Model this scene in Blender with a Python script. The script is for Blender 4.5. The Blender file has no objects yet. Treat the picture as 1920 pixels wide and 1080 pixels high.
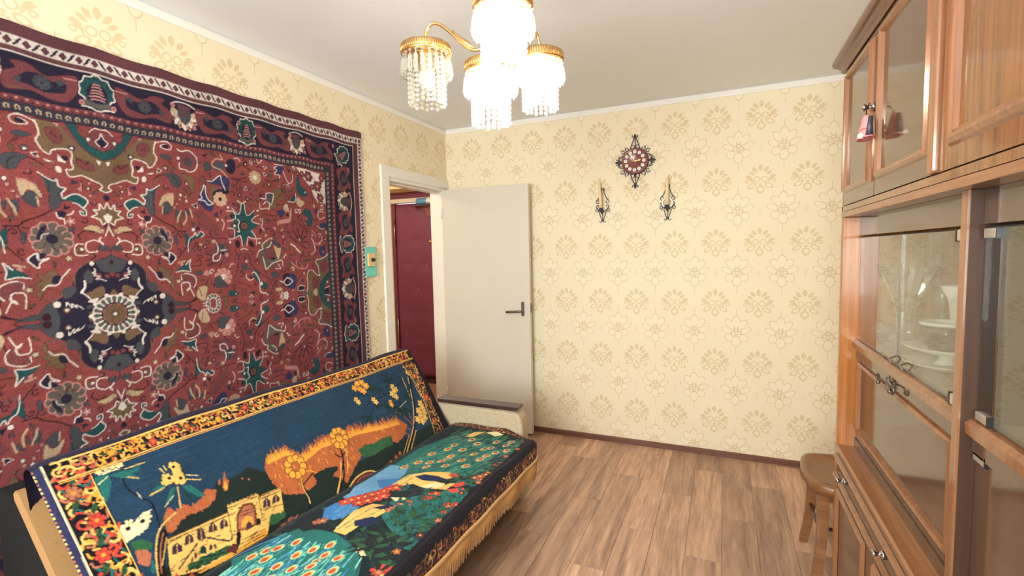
import bpy, bmesh, math, random
import numpy as np
from mathutils import Vector, Matrix
random.seed(7); RNG = np.random.default_rng(7)
SC = bpy.context.scene
COL = SC.collection
PI = math.pi
def rad(d): return math.radians(d)

# ------------------------------------------------------------------ camera, world, light, exposure
cam_d = bpy.data.cameras.new('camera'); cam = bpy.data.objects.new('camera', cam_d); COL.objects.link(cam)
cam_d.sensor_width = 36.0; cam_d.lens = 901.01 * 36.0 / 1920.0; cam_d.clip_start = 0.05
def look(yaw, pitch, roll):
    cy, sy, cp, sp = math.cos(yaw), math.sin(yaw), math.cos(pitch), math.sin(pitch)
    fw = Vector((-sy * cp, cy * cp, sp)); rt = Vector((cy, sy, 0)); up = rt.cross(fw)
    r2 = rt * math.cos(roll) + up * math.sin(roll); u2 = -rt * math.sin(roll) + up * math.cos(roll)
    return Matrix((r2, u2, -fw)).transposed()
cam.matrix_world = Matrix.Translation((2.161173, -3.582075, 1.457733)) @ look(rad(23.74004), rad(-4.210886), rad(-1.237947)).to_4x4()
SC.camera = cam
SC.view_settings.view_transform = 'Standard'; SC.view_settings.look = 'None'
SC.view_settings.exposure = 0.93; SC.view_settings.gamma = 1.0; SC.view_settings.use_curve_mapping = False

world = bpy.data.worlds.new('world'); SC.world = world; world.use_nodes = True
wb = world.node_tree.nodes['Background']; wb.inputs[0].default_value = (0.80, 0.88, 1.0, 1); wb.inputs[1].default_value = 1.0

def area_light(name, loc, rot, sx, sy, power, color):
    d = bpy.data.lights.new(name, 'AREA'); d.shape = 'RECTANGLE'; d.size = sx; d.size_y = sy; d.energy = power; d.color = color
    o = bpy.data.objects.new(name, d); COL.objects.link(o); o.location = loc; o.rotation_euler = rot; return o
# daylight entering through the window behind the photographer
area_light('window_daylight', (1.5, -5.32, 1.6), (rad(90), 0, 0), 1.75, 1.45, 125, (0.93, 0.97, 1.0))
BULB = 290.0
# ------------------------------------------------------------------ materials
def lin(c):
    return tuple(((v / 255) / 12.92 if v / 255 <= 0.04045 else ((v / 255 + 0.055) / 1.055) ** 2.4) for v in c)
class X:
    """tiny expression builder on math nodes"""
    nt = None
    def __init__(s, v): s.v = v
    @staticmethod
    def m(op, *a, clamp=False):
        n = X.nt.nodes.new('ShaderNodeMath'); n.operation = op; n.use_clamp = clamp
        for i, q in enumerate(a):
            q = q.v if isinstance(q, X) else q
            if isinstance(q, (int, float)): n.inputs[i].default_value = q
            else: X.nt.links.new(q, n.inputs[i])
        return X(n.outputs[0])
    def __add__(s, o): return X.m('ADD', s, o)
    __radd__ = __add__
    def __sub__(s, o): return X.m('SUBTRACT', s, o)
    def __rsub__(s, o): return X.m('SUBTRACT', o, s)
    def __mul__(s, o): return X.m('MULTIPLY', s, o)
    __rmul__ = __mul__
    def __truediv__(s, o): return X.m('DIVIDE', s, o)
def xabs(a): return X.m('ABSOLUTE', a)
def xmin(a, b): return X.m('MINIMUM', a, b)
def xmax(a, b): return X.m('MAXIMUM', a, b)
def below(a, lim, soft): return X.m('MULTIPLY_ADD', a, -1.0 / soft, lim / soft + 0.5, clamp=True)   # 1 where a < lim

def new_mat(name):
    m = bpy.data.materials.new(name); m.use_nodes = True
    nt = m.node_tree; b = nt.nodes['Principled BSDF']; return m, nt, b
def mat(name, c, rough=0.5, metal=0.0, noise=0.0, nscale=40, bump=0.0, spec=0.5, coat=0.0, trans=0.0, stretch=None, emit=0.0, sheen=0.0):
    m, nt, b = new_mat(name); c = lin(c)
    b.inputs['Base Color'].default_value = (*c, 1); b.inputs['Roughness'].default_value = rough
    b.inputs['Metallic'].default_value = metal; b.inputs['Specular IOR Level'].default_value = spec
    b.inputs['Coat Weight'].default_value = coat; b.inputs['Transmission Weight'].default_value = trans
    b.inputs['Sheen Weight'].default_value = sheen
    if emit: b.inputs['Emission Color'].default_value = (*c, 1); b.inputs['Emission Strength'].default_value = emit
    if noise or bump:
        tc = nt.nodes.new('ShaderNodeTexCoord'); mp = nt.nodes.new('ShaderNodeMapping')
        nt.links.new(tc.outputs['Object'], mp.inputs[0])
        if stretch: mp.inputs['Scale'].default_value = stretch
        nz = nt.nodes.new('ShaderNodeTexNoise'); nz.inputs['Scale'].default_value = nscale; nz.inputs['Detail'].default_value = 4
        nt.links.new(mp.outputs[0], nz.inputs['Vector'])
        if noise:
            mx = nt.nodes.new('ShaderNodeMix'); mx.data_type = 'RGBA'
            mx.inputs[6].default_value = (*[v * (1 - noise) for v in c], 1); mx.inputs[7].default_value = (*[min(1, v * (1 + noise)) for v in c], 1)
            nt.links.new(nz.outputs[0], mx.inputs[0]); nt.links.new(mx.outputs[2], b.inputs['Base Color'])
        if bump:
            bp = nt.nodes.new('ShaderNodeBump'); bp.inputs['Strength'].default_value = bump; bp.inputs['Distance'].default_value = 0.002
            nt.links.new(nz.outputs[0], bp.inputs['Height']); nt.links.new(bp.outputs[0], b.inputs['Normal'])
    return m
def wood(name, c1, c2, rough=0.2, stretch=(30, 30, 1.2), coat=0.0, scale=1.0, rnd=0.0, spec=0.5, bands=0.5, tint=None):
    m, nt, b = new_mat(name)
    tc = nt.nodes.new('ShaderNodeTexCoord'); mp = nt.nodes.new('ShaderNodeMapping'); mp.inputs['Scale'].default_value = stretch
    nt.links.new(tc.outputs['Object'], mp.inputs[0]); vec = mp.outputs[0]
    oi = nt.nodes.new('ShaderNodeObjectInfo')
    if rnd:
        cb = nt.nodes.new('ShaderNodeVectorMath'); cb.operation = 'MULTIPLY_ADD'
        cx = nt.nodes.new('ShaderNodeCombineXYZ')
        for i in range(3): nt.links.new(oi.outputs['Random'], cx.inputs[i])
        nt.links.new(cx.outputs[0], cb.inputs[0]); cb.inputs[1].default_value = (37, 53, 71); nt.links.new(vec, cb.inputs[2]); vec = cb.outputs[0]
    n1 = nt.nodes.new('ShaderNodeTexNoise'); n1.inputs['Scale'].default_value = 1.0 * scale; n1.inputs['Detail'].default_value = 5; n1.inputs['Distortion'].default_value = 0.6
    nt.links.new(vec, n1.inputs['Vector'])
    n2 = nt.nodes.new('ShaderNodeTexNoise'); n2.inputs['Scale'].default_value = 4.2 * scale; n2.inputs['Detail'].default_value = 3
    nt.links.new(vec, n2.inputs['Vector'])
    X.nt = nt
    f = X(n1.outputs[0]) * (1 - bands) + X(n2.outputs[0]) * bands
    f = X.m('MULTIPLY_ADD', f, 2.6, -0.8, clamp=True)
    mx = nt.nodes.new('ShaderNodeMix'); mx.data_type = 'RGBA'; mx.inputs[6].default_value = (*lin(c1), 1); mx.inputs[7].default_value = (*lin(c2), 1)
    nt.links.new(f.v, mx.inputs[0]); out = mx.outputs[2]
    if rnd:
        hs = nt.nodes.new('ShaderNodeHueSaturation'); hs.inputs['Saturation'].default_value = 1.0
        v = X.m('MULTIPLY_ADD', X(oi.outputs['Random']), rnd, 1 - rnd / 2)
        nt.links.new(v.v, hs.inputs['Value']); nt.links.new(out, hs.inputs['Color']); out = hs.outputs[0]
    nt.links.new(out, b.inputs['Base Color'])
    b.inputs['Roughness'].default_value = rough; b.inputs['Coat Weight'].default_value = coat; b.inputs['Coat Roughness'].default_value = 0.06
    b.inputs['Specular IOR Level'].default_value = spec
    bp = nt.nodes.new('ShaderNodeBump'); bp.inputs['Strength'].default_value = 0.06; bp.inputs['Distance'].default_value = 0.001
    nt.links.new(f.v, bp.inputs['Height']); nt.links.new(bp.outputs[0], b.inputs['Normal'])
    return m
def glass_mat(name, tint, gl=1.0, body=0.0, rough=0.02, ior=1.5, pane=False):
    """thin glass: see-through, mirror reflection by Fresnel, optionally a little milky"""
    m, nt, b = new_mat(name); nt.nodes.remove(b); out = nt.nodes['Material Output']
    tr = nt.nodes.new('ShaderNodeBsdfTransparent'); tr.inputs[0].default_value = (*tint, 1)
    go = nt.nodes.new('ShaderNodeBsdfGlossy'); go.inputs['Roughness'].default_value = rough
    fr = nt.nodes.new('ShaderNodeFresnel'); fr.inputs[0].default_value = ior
    X.nt = nt; f = X.m('MULTIPLY', X(fr.outputs[0]), gl, clamp=True)
    if pane:                                   # the same reflectance on both faces of a sheet
        lw = nt.nodes.new('ShaderNodeLayerWeight'); lw.inputs[0].default_value = 0.5
        f = X.m('MULTIPLY', X.m('POWER', X(lw.outputs[1]), 5.0) * 0.96 + 0.04, gl, clamp=True)
    mx = nt.nodes.new('ShaderNodeMixShader'); nt.links.new(f.v, mx.inputs[0]); nt.links.new(tr.outputs[0], mx.inputs[1]); nt.links.new(go.outputs[0], mx.inputs[2])
    res = mx.outputs[0]
    if body:
        df = nt.nodes.new('ShaderNodeBsdfTranslucent'); df.inputs[0].default_value = (0.95, 0.93, 0.88, 1)
        d2 = nt.nodes.new('ShaderNodeBsdfDiffuse'); d2.inputs[0].default_value = (0.95, 0.93, 0.88, 1)
        ms = nt.nodes.new('ShaderNodeMixShader'); ms.inputs[0].default_value = 0.5; nt.links.new(df.outputs[0], ms.inputs[1]); nt.links.new(d2.outputs[0], ms.inputs[2])
        m2 = nt.nodes.new('ShaderNodeMixShader'); m2.inputs[0].default_value = body; nt.links.new(res, m2.inputs[1]); nt.links.new(ms.outputs[0], m2.inputs[2]); res = m2.outputs[0]
    nt.links.new(res, out.inputs[0]); return m

def wallpaper(name, axis, u0):
    """embossed damask paper: filled bouquets alternating with outlined lotuses, from repeated cell maths"""
    m, nt, b = new_mat(name); X.nt = nt
    tc = nt.nodes.new('ShaderNodeTexCoord'); sp = nt.nodes.new('ShaderNodeSeparateXYZ'); nt.links.new(tc.outputs['Object'], sp.inputs[0])
    P, H = 0.2665, 0.4105
    u = X(sp.outputs[axis]); z = X(sp.outputs[2])
    def cell(c0, per, v): return (X.m('FRACT', (v - c0) / per + 0.5) - 0.5) * per
    def lens(x, y, cx, cy, a, bb, ang, pt=True):
        ca, sa = math.cos(rad(ang)), math.sin(rad(ang))
        dx, dy = x - cx, y - cy
        p = dx * (ca / a) + dy * (sa / a); q = dx * (-sa / bb) + dy * (ca / bb)
        return (xabs(p) if pt else p * p) + q * q
    xa = xabs(cell(u0, P, u)); ya = cell(2.313, H, z)
    A = None
    for e in ((0, .074, .014, .024, 0), (.034, .062, .012, .023, -38), (.050, .040, .010, .022, -58), (.066, .012, .013, .024, -38), (.081, .016, .006, .013, -70), (.052, -.004, .007, .022, -22)):
        g = lens(xa, ya, *e); A = g if A is None else xmin(A, g)
    Am = below(A, 1.0, 0.18)
    def ring(x, y, cx, cy, a, bb, ang, w):
        g = X.m('SQRT', lens(x, y, cx, cy, a, bb, ang, False)); return below(xabs(g - 1.0), w, w * 0.5)
    for r in ((.022, .000, .017, .017, 0, .20), (.079, -.010, .010, .010, 0, .3), (.050, -.042, .024, .013, -28, .24), (0, -.066, .020, .020, 0, .24)):
        Am = xmax(Am, ring(xa, ya, *r))
    Am = xmax(Am, below(xabs(xa) * 1.0 + xabs(ya + .032), .011, .004)); Am = xmax(Am, below(lens(xa, ya, 0, -.088, .008, .010, 0), 1, .2))
    Am = xmax(Am, below(lens(xa, ya, .066, -.055, .005, .012, -60), 1, .2))
    xb = xabs(cell(u0 + P / 2, P, u)); yb = cell(2.120, H, z)
    B = None
    for e in ((0, .062, .025, .042, 0, False), (.036, .046, .022, .040, -44, False), (.060, .006, .017, .036, -62, False), (.046, -.044, .024, .026, -60, False), (0, -.068, .026, .034, 0, False)):
        g = lens(xb, yb, *e); B = g if B is None else xmin(B, g)
    inside = below(B, 1.0, .1)
    Bm = below(xabs(X.m('SQRT', B) - 1.0), .075, .05)
    for r in ((0, .012, .014, .011, 0, .25), (.020, -.010, .014, .011, 0, .2)): Bm = xmax(Bm, ring(xb, yb, *r))
    Bm = xmax(Bm, below(xabs(xb) + xabs(yb + .030), .011, .004)); Bm = xmax(Bm, below(lens(xb, yb, .012, .032, .003, .010, -25), 1, .3))
    ay = xabs(yb); stem = below(xabs(xb), .0016, .0012) * below(xabs(ay - .128), .027, .004); Bm = xmax(Bm, stem)
    tick = below(xabs(xa), .0013, .001) + below(xabs(xa - .010), .0010, .0008) * 0.5
    Am = xmax(Am, tick * below(xabs(xabs(ya) - .200), .020, .004))
    nz = nt.nodes.new('ShaderNodeTexNoise'); nz.inputs['Scale'].default_value = 3.0; nz.inputs['Detail'].default_value = 3; nt.links.new(tc.outputs['Object'], nz.inputs['Vector'])
    n2 = nt.nodes.new('ShaderNodeTexNoise'); n2.inputs['Scale'].default_value = 220; nt.links.new(tc.outputs['Object'], n2.inputs['Vector'])
    def mix(f, a, c):
        k = nt.nodes.new('ShaderNodeMix'); k.data_type = 'RGBA'
        nt.links.new(f.v if isinstance(f, X) else f, k.inputs[0])
        for i, q in ((6, a), (7, c)):
            if isinstance(q, tuple): k.inputs[i].default_value = (*lin(q), 1)
            else: nt.links.new(q, k.inputs[i])
        return k.outputs[2]
    base = mix(X(nz.outputs[0]), (230, 216, 186), (238, 224, 196))
    base = mix(inside * 0.45, base, (240, 226, 200))
    c = mix(Am * 0.62, base, (206, 182, 136)); c = mix(Bm * 0.62, c, (198, 172, 128))
    nt.links.new(c, b.inputs['Base Color']); b.inputs['Roughness'].default_value = 0.62; b.inputs['Specular IOR Level'].default_value = 0.25
    bp = nt.nodes.new('ShaderNodeBump'); bp.inputs['Strength'].default_value = 0.35; bp.inputs['Distance'].default_value = 0.0012
    hgt = inside * 0.6 + Am * -0.5 + Bm * -0.6 + X(n2.outputs[0]) * 0.35
    nt.links.new(hgt.v, bp.inputs['Height']); nt.links.new(bp.outputs[0], b.inputs['Normal'])
    return m

M = {}
M['paper_back'] = wallpaper('wallpaper_back', 0, 2.381)
M['paper_left'] = wallpaper('wallpaper_left', 1, -1.15)
M['white'] = mat('white_paint', (232, 226, 216), 0.45, noise=0.03, nscale=12)
M['door_paint'] = mat('door_paint', (214, 204, 190), 0.38, noise=0.04, nscale=5, bump=0.03)
M['ceil'] = mat('ceiling_paint', (238, 239, 243), 0.8, noise=0.03, nscale=6)
M['moulding'] = mat('cornice_white', (238, 234, 228), 0.6, noise=0.02, nscale=20)
M['baseboard'] = wood('baseboard_wood', (92, 58, 48), (122, 80, 64), 0.4, stretch=(3, 40, 40))
M['plank'] = wood('plank_print', (134, 100, 84), (208, 168, 140), 0.36, stretch=(24, 1.9, 5), rnd=0.5, bands=0.35, spec=0.4)
M['subfloor'] = mat('subfloor', (96, 70, 54), 0.6, noise=0.1)
M['veneer'] = wood('polished_veneer', (98, 62, 38), (156, 104, 58), 0.12, stretch=(26, 26, 1.0), coat=0.35)
M['veneer_dark'] = wood('polished_veneer_dark', (78, 58, 46), (100, 76, 60), 0.10, stretch=(26, 26, 1.0), coat=0.3)
M['veneer_h'] = wood('veneer_horizontal', (124, 80, 52), (158, 106, 68), 0.22, stretch=(26, 1.0, 26), coat=0.25)
M['stripe'] = wood('striped_veneer', (126, 72, 32), (190, 122, 56), 0.28, stretch=(34, 34, .5), coat=0.15)
M['mould_wood'] = wood('moulding_wood', (118, 76, 50), (150, 100, 66), 0.2, stretch=(20, 20, 1.5), coat=0.3)
M['interior'] = wood('cabinet_interior', (122, 112, 98), (142, 130, 112), 0.4, stretch=(26, 26, 1.0))
M['cornice_wood'] = wood('cornice_wood', (84, 52, 38), (108, 70, 50), 0.25, stretch=(26, 1.0, 26), coat=0.2)
M['glass'] = glass_mat('cabinet_glass', (0.93, 0.95, 0.93), gl=1.5, pane=True)
M['crystal'] = glass_mat('cut_crystal', (0.93, 0.93, 0.92), gl=2.5, body=0.20, rough=0.03, ior=1.6)
M['prism'] = glass_mat('prism_crystal', (0.96, 0.94, 0.88), gl=1.8, body=0.20, rough=0.05, ior=1.6)
M['brass'] = mat('gilt_brass', (234, 194, 132), 0.28, 1.0, noise=0.08, nscale=60)
M['chrome'] = mat('chrome', (190, 188, 190), 0.12, 1.0, noise=0.03)
M['nickel'] = mat('dull_nickel', (126, 118, 110), 0.38, 1.0, noise=0.06)
M['clip'] = mat('nickel_clip', (196, 186, 170), 0.35, 0.6, noise=0.04)
M['black_metal'] = mat('wrought_iron', (78, 76, 88), 0.5, 0.6, noise=0.1)  # black iron greyed, with lens haze put into its colour
M['shade_brown'] = wood('shaded_brown', (58, 38, 28), (74, 50, 38), 0.45, stretch=(26, 26, 1.0), spec=.3)  # brown darkened to carry the shade on the partition's side
M['dark'] = mat('dark_gap', (24, 18, 16), 0.8, noise=0.2)
M['shade_black_cloth'] = mat('shade_black_cloth', (6, 6, 8), 0.9, noise=0.2, nscale=80, bump=0.2)  # near-black so the gap behind the sofa looks unlit; cushions share it
M['tan_cloth'] = mat('tan_upholstery', (176, 132, 84), 0.9, noise=0.12, nscale=160, bump=0.3)
M['fringe'] = mat('gold_fringe', (206, 154, 84), 0.7, noise=0.15, nscale=60, sheen=0.3)
M['arm_cloth'] = mat('beige_boucle', (186, 168, 140), 0.9, noise=0.28, nscale=90, bump=0.5)
M['dark_wood'] = wood('dark_stained_wood', (52, 34, 32), (74, 50, 46), 0.25, stretch=(3, 30, 30), coat=0.3)
M['stool'] = wood('stool_wood', (112, 72, 44), (146, 98, 62), 0.3, stretch=(4, 24, 24), coat=0.25)
M['burgundy'] = mat('burgundy_leatherette', (126, 58, 92), 0.35, noise=0.08, nscale=20, bump=0.15)
M['cream'] = mat('cream_board', (236, 206, 150), 0.5, noise=0.05, nscale=8)
M['teal'] = mat('teal_paint', (110, 206, 192), 0.5, noise=0.05)
M['beige_plastic'] = mat('beige_plastic', (222, 184, 132), 0.4, noise=0.03)
M['black_plastic'] = mat('black_plastic', (30, 28, 28), 0.35, noise=0.05)
M['pink'] = mat('pink_felt', (232, 140, 142), 0.9, noise=0.08, nscale=120, bump=0.3)
M['ivory'] = mat('ivory_wax', (232, 206, 156), 0.45, noise=0.05, nscale=12)
M['maroon'] = mat('clock_maroon', (128, 74, 72), 0.22, noise=0.12, nscale=30)
M['white_china'] = mat('white_china', (232, 232, 226), 0.12, noise=0.02)
M['numeral_white'] = mat('numeral_white', (240, 236, 224), 0.3, noise=0.02)
M['gold_hand'] = mat('gold_hand', (240, 214, 140), 0.3, 0.5, noise=0.03)
M['smoke'] = mat('smoky_bowl', (30, 34, 42), 0.12, 0.0, noise=0.05)
M['blue'] = mat('blue_packet', (92, 150, 206), 0.35, noise=0.2, nscale=30)
M['bulb'], _nt, _b = new_mat('lit_bulb')
_b.inputs['Emission Color'].default_value = (1.0, 0.90, 0.76, 1); _b.inputs['Emission Strength'].default_value = BULB
_b.inputs['Base Color'].default_value = (1, .95, .9, 1)
M['bulb_off'] = mat('unlit_bulb', (240, 232, 214), 0.2, noise=0.02)

# ------------------------------------------------------------------ mesh helpers
class MB:
    def __init__(s): s.v = []; s.f = []; s.sm = []
    def add(s, vs, fs, smooth=False):
        n = len(s.v); s.v += [tuple(map(float, p)) for p in vs]; s.f += [tuple(i + n for i in f) for f in fs]; s.sm += [smooth] * len(fs); return s
    def box(s, x0, x1, y0, y1, z0, z1):
        vs = [(x, y, z) for x in (x0, x1) for y in (y0, y1) for z in (z0, z1)]
        return s.add(vs, [(0, 1, 3, 2), (4, 6, 7, 5), (0, 4, 5, 1), (2, 3, 7, 6), (0, 2, 6, 4), (1, 5, 7, 3)])
    def prism(s, pts, axis, a0, a1, smooth=False):
        n = len(pts)
        def mk(p, a): return (a, p[0], p[1]) if axis == 'x' else ((p[0], a, p[1]) if axis == 'y' else (p[0], p[1], a))
        vs = [mk(p, a0) for p in pts] + [mk(p, a1) for p in pts]
        return s.add(vs, [tuple(range(n))[::-1], tuple(range(n, 2 * n))] + [(i, (i + 1) % n, n + (i + 1) % n, n + i) for i in range(n)], smooth)
    def tube(s, path, r, n=6, closed=False):
        P = [Vector(p) for p in path]; N = len(P); rs = r if isinstance(r, (list, tuple)) else [r] * N
        up = Vector((0.13, 0.31, 0.94)); vs = []; last = None
        for i, p in enumerate(P):
            t = (P[(i + 1) % N] - P[i - 1]) if closed else (P[min(i + 1, N - 1)] - P[max(i - 1, 0)])
            t.normalize()
            a = (last if last is not None else t.cross(up)); a = a - t * a.dot(t)
            if a.length < 1e-6: a = t.orthogonal()
            a.normalize(); last = a; b = t.cross(a)
            vs += [p + (a * math.cos(2 * PI * k / n) + b * math.sin(2 * PI * k / n)) * rs[i] for k in range(n)]
        fs = []
        for i in range(N if closed else N - 1):
            j = (i + 1) % N
            fs += [(i * n + k, i * n + (k + 1) % n, j * n + (k + 1) % n, j * n + k) for k in range(n)]
        if not closed: fs += [tuple(range(n))[::-1], tuple((N - 1) * n + k for k in range(n))]
        return s.add(vs, fs, True)
    def lathe(s, prof, c=(0, 0, 0), n=24, axis='z', smooth=True):
        vs = []; c = Vector(c)
        for r, h in prof:
            for k in range(n):
                a = 2 * PI * k / n; x, y = r * math.cos(a), r * math.sin(a)
                vs.append(c + (Vector((x, y, h)) if axis == 'z' else (Vector((h, x, y)) if axis == 'x' else Vector((x, h, y)))))
        fs = [(i * n + k, i * n + (k + 1) % n, (i + 1) * n + (k + 1) % n, (i + 1) * n + k) for i in range(len(prof) - 1) for k in range(n)]
        if prof[0][0] > 1e-6: fs.append(tuple(range(n))[::-1])
        if prof[-1][0] > 1e-6: fs.append(tuple((len(prof) - 1) * n + k for k in range(n)))
        return s.add(vs, fs, smooth)
    def ball(s, c, r, n=10, m=6, sc=(1, 1, 1)):
        return s.lathe([(max(1e-4, r * math.sin(PI * i / m)) * sc[0], -r * math.cos(PI * i / m) * sc[2]) for i in range(m + 1)], c, n)
    def build(s, name, material, parent=None, bevel=0.0, seg=2):
        me = bpy.data.meshes.new(name); o = bpy.data.objects.new(name, me); COL.objects.link(o)
        off = Vector((0, 0, 0))
        if parent is not None:
            o.parent = parent; p = parent
            while p is not None: off += Vector(p.location); p = p.parent
        me.from_pydata([tuple(Vector(q) - off) for q in s.v], [], s.f); me.polygons.foreach_set('use_smooth', s.sm)
        bm = bmesh.new(); bm.from_mesh(me); bmesh.ops.recalc_face_normals(bm, faces=bm.faces)
        if bevel:
            bmesh.ops.bevel(bm, geom=list(bm.edges), offset=bevel, segments=seg, profile=0.5, affect='EDGES', clamp_overlap=True)
        bm.to_mesh(me); bm.free()
        me.materials.append(M[material] if isinstance(material, str) else material); return o
def tag(o, label=None, cat=None, group=None, kind=None):
    if label: o['label'] = label
    if cat: o['category'] = cat
    if group: o['group'] = group
    if kind: o['kind'] = kind
    return o
def empty(name, loc, label=None, cat=None, group=None, kind=None):
    o = bpy.data.objects.new(name, None); COL.objects.link(o); o.location = loc; o.empty_display_size = 0.05
    return tag(o, label, cat, group, kind)
def dup(o, parent, loc=None):
    c = o.copy(); COL.objects.link(c); c.parent = parent
    if loc is not None: c.location = loc
    return c
def structure(o): o['kind'] = 'structure'; return o
def catmull(P, sub=5, closed=False):
    P = [np.array(p, float) for p in P]; n = len(P); out = []
    if n < 3: return P
    for i in range(n if closed else n - 1):
        a = P[(i - 1) % n] if closed or i > 0 else P[0]; b = P[i]; c = P[(i + 1) % n]; d = P[(i + 2) % n] if closed or i < n - 2 else P[-1]
        for k in range(sub):
            t = k / sub
            out.append(0.5 * (2 * b + (c - a) * t + (2 * a - 5 * b + 4 * c - d) * t * t + (3 * b - a - 3 * c + d) * t ** 3))
    if not closed: out.append(P[-1])
    return out
# ------------------------------------------------------------------ the room
RX, RY, RH = 3.01, -5.0, 2.5
T = 0.13
DY0, DY1, DZ = -0.80, -0.03, 2.01          # doorway in the left wall
wl = MB(); wl.box(-T, 0, RY - .1, DY0, 0, RH); wl.box(-T, 0, DY0, DY1, DZ, RH); wl.box(-T, 0, DY1, 0.0, 0, RH)
structure(wl.build('wall_left', 'paper_left'))
structure(MB().box(-T, RX + T, 0, T, 0, RH).build('wall_back', 'paper_back'))
structure(MB().box(RX, RX + T, RY - .1, 0, 0, RH).build('wall_right', 'paper_left'))
wf = MB(); WX0, WX1, WZ0, WZ1 = 0.62, 2.38, 0.88, 2.32
wf.box(-T, WX0, RY - .1 - T, RY - .1, 0, RH); wf.box(WX1, RX + T, RY - .1 - T, RY - .1, 0, RH); wf.box(WX0, WX1, RY - .1 - T, RY - .1, 0, WZ0); wf.box(WX0, WX1, RY - .1 - T, RY - .1, WZ1, RH)
structure(wf.build('wall_front', 'paper_back'))
win = empty('window_1', (0, 0, 0), kind='structure')
wy0, wy1 = RY - .19, RY - .13
for a in ((WX0, WX0 + .06, WZ0, WZ1), (WX1 - .06, WX1, WZ0, WZ1), (1.47, 1.53, WZ0 + .06, WZ1 - .06), (WX0 + .06, WX1 - .06, WZ0, WZ0 + .06), (WX0 + .06, WX1 - .06, WZ1 - .06, WZ1)):
    MB().box(a[0], a[1], wy0, wy1, a[2], a[3]).build('window_frame', 'white', win)
for a in ((WX0 + .06, 1.47), (1.53, WX1 - .06)): MB().box(a[0], a[1], wy0 + .02, wy0 + .025, WZ0 + .06, WZ1 - .06).build('pane', 'glass', win)
structure(MB().box(WX0 - .08, WX1 + .08, RY - .10, RY + .06, WZ0 - .04, WZ0).build('window_sill', 'white', win, 0.006))
structure(MB().box(-T, RX + T, RY - .3, T, RH, RH + .1).build('ceiling', 'ceil'))
fl = structure(MB().box(-T, RX + T, RY - .3, T, -.12, -.006).build('floor', 'subfloor'))
# floor planks, one object each, sharing one mesh
PW, PL = 0.1632, 0.98
pm = MB().box(-PW / 2 + .0008, PW / 2 - .0008, -PL / 2 + .0008, PL / 2 - .0008, -.006, 0.0)
p0 = pm.build('plank', 'plank', fl)
offs = {0: -.36, 1: -.90, 2: -.53, 3: -.145, 4: -.66, 5: -.275, 6: -.84, 7: -.40, 8: -.04, -1: -.2, -2: -.7, -3: -.45, -4: -.88, -5: -.1, -6: -.6, -7: -.3, -8: -.8, 9: -.55, 10: -.25}
first = True
for c in range(-8, 11):
    xc = 1.19 + PW * (c + .5)
    if xc < -.06 or xc > 3.05: continue
    for k in range(-1, 6):
        yc = offs[c] + PL / 2 - PL * k
        if yc - PL / 2 > .05 or yc + PL / 2 < RY - .1: continue
        lo, hi = max(yc - PL / 2, RY - .1), min(yc + PL / 2, 0.0)
        full = hi - lo > PL - 1e-4
        if full:
            o = p0 if first else dup(p0, fl); first = False
            o.location = (xc, yc, 0)
        else:
            MB().box(xc - PW / 2 + .0006, xc + PW / 2 - .0006, lo + .0006, hi - .0006, -.006, 0).build('plank', 'plank', fl)
# ceiling moulding and skirting
def crown(name, a, b, ax, inward):
    pr = [(0, 0), (.004, 0), (.012, -.006), (.016, -.022), (.010, -.032), (.008, -.040), (0, -.040)]
    mb = MB()
    if ax == 'x': mb.prism([(inward[0] + inward[1] * p[0], RH + p[1]) for p in pr], 'x', a, b)
    else: mb.prism([(inward[0] + inward[1] * p[0], RH + p[1]) for p in pr], 'y', a, b)
    structure(mb.build(name, 'moulding'))
crown('trim_1', RY - .1, 0, 'y', (0, 1)); crown('trim_2', 0, RX, 'x', (0, -1)); crown('trim_3', RY - .1, 0, 'y', (RX, -1)); crown('trim_4', 0, RX, 'x', (RY - .1, 1))
def skirting(name, pr_axis, a, b, c, sgn):
    pr = [(0, 0), (.014, 0), (.014, .030), (.006, .038), (0, .040)]
    structure(MB().prism([(c + sgn * p[0], p[1]) for p in pr], pr_axis, a, b).build(name, 'baseboard'))
skirting('baseboard_back', 'x', 0.0, RX, 0, -1); skirting('baseboard_left', 'y', RY - .1, -.88, 0, 1); skirting('baseboard_right', 'y', RY - .1, 0, RX, -1)

# doorway to the hall: casing, jambs and the open leaf
d1 = empty('door_1', (0, -.04, 0), kind='structure')
MB().box(-.002, .016, -.880, DY0 + .004, 0, 2.082).build('door_casing', 'white', d1, .004)
MB().box(-.002, .016, DY0 + .004, -.004, DZ - .004, 2.082).build('door_casing', 'white', d1, .004)
MB().box(-T - .01, .004, DY0, DY0 + .02, 0, DZ).build('door_jamb', 'white', d1)
MB().box(-T - .01, .004, DY1 - .02, DY1, 0, DZ).build('door_jamb', 'white', d1)
hj = MB().box(-T - .01, .006, DY0 + .02, DY1 - .02, DZ - .028, DZ); hj.box(-T + .02, -.045, DY0 + .02, DY1 - .02, DZ - .040, DZ - .028)
hj.build('door_head', 'white', d1)
leaf = MB().box(.012, .785, -.112, -.072, .012, 1.985).build('door_leaf', 'door_paint', d1, .002)
hd = MB().box(.712, .738, -.117, -.112, .958, 1.070).build('handle_plate', 'nickel', d1, .001)
MB().tube([(.727, -.116, .998), (.727, -.150, .998), (.722, -.157, .998), (.71, -.158, .998), (.60, -.158, .992)], [.008, .008, .009, .0095, .010], 8).build('lever', 'nickel', hd)
MB().box(.785, .790, -.100, -.082, .985, 1.06).build('latch_plate', 'nickel', d1)
MB().box(.785, .797, -.096, -.086, 1.02, 1.036).build('latch', 'chrome', d1, .002)
for z in (.25, 1.75): MB().tube([(.008, -.114, z), (.008, -.114, z + .08)], .006, 8).build('hinge', 'white', d1)

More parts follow.
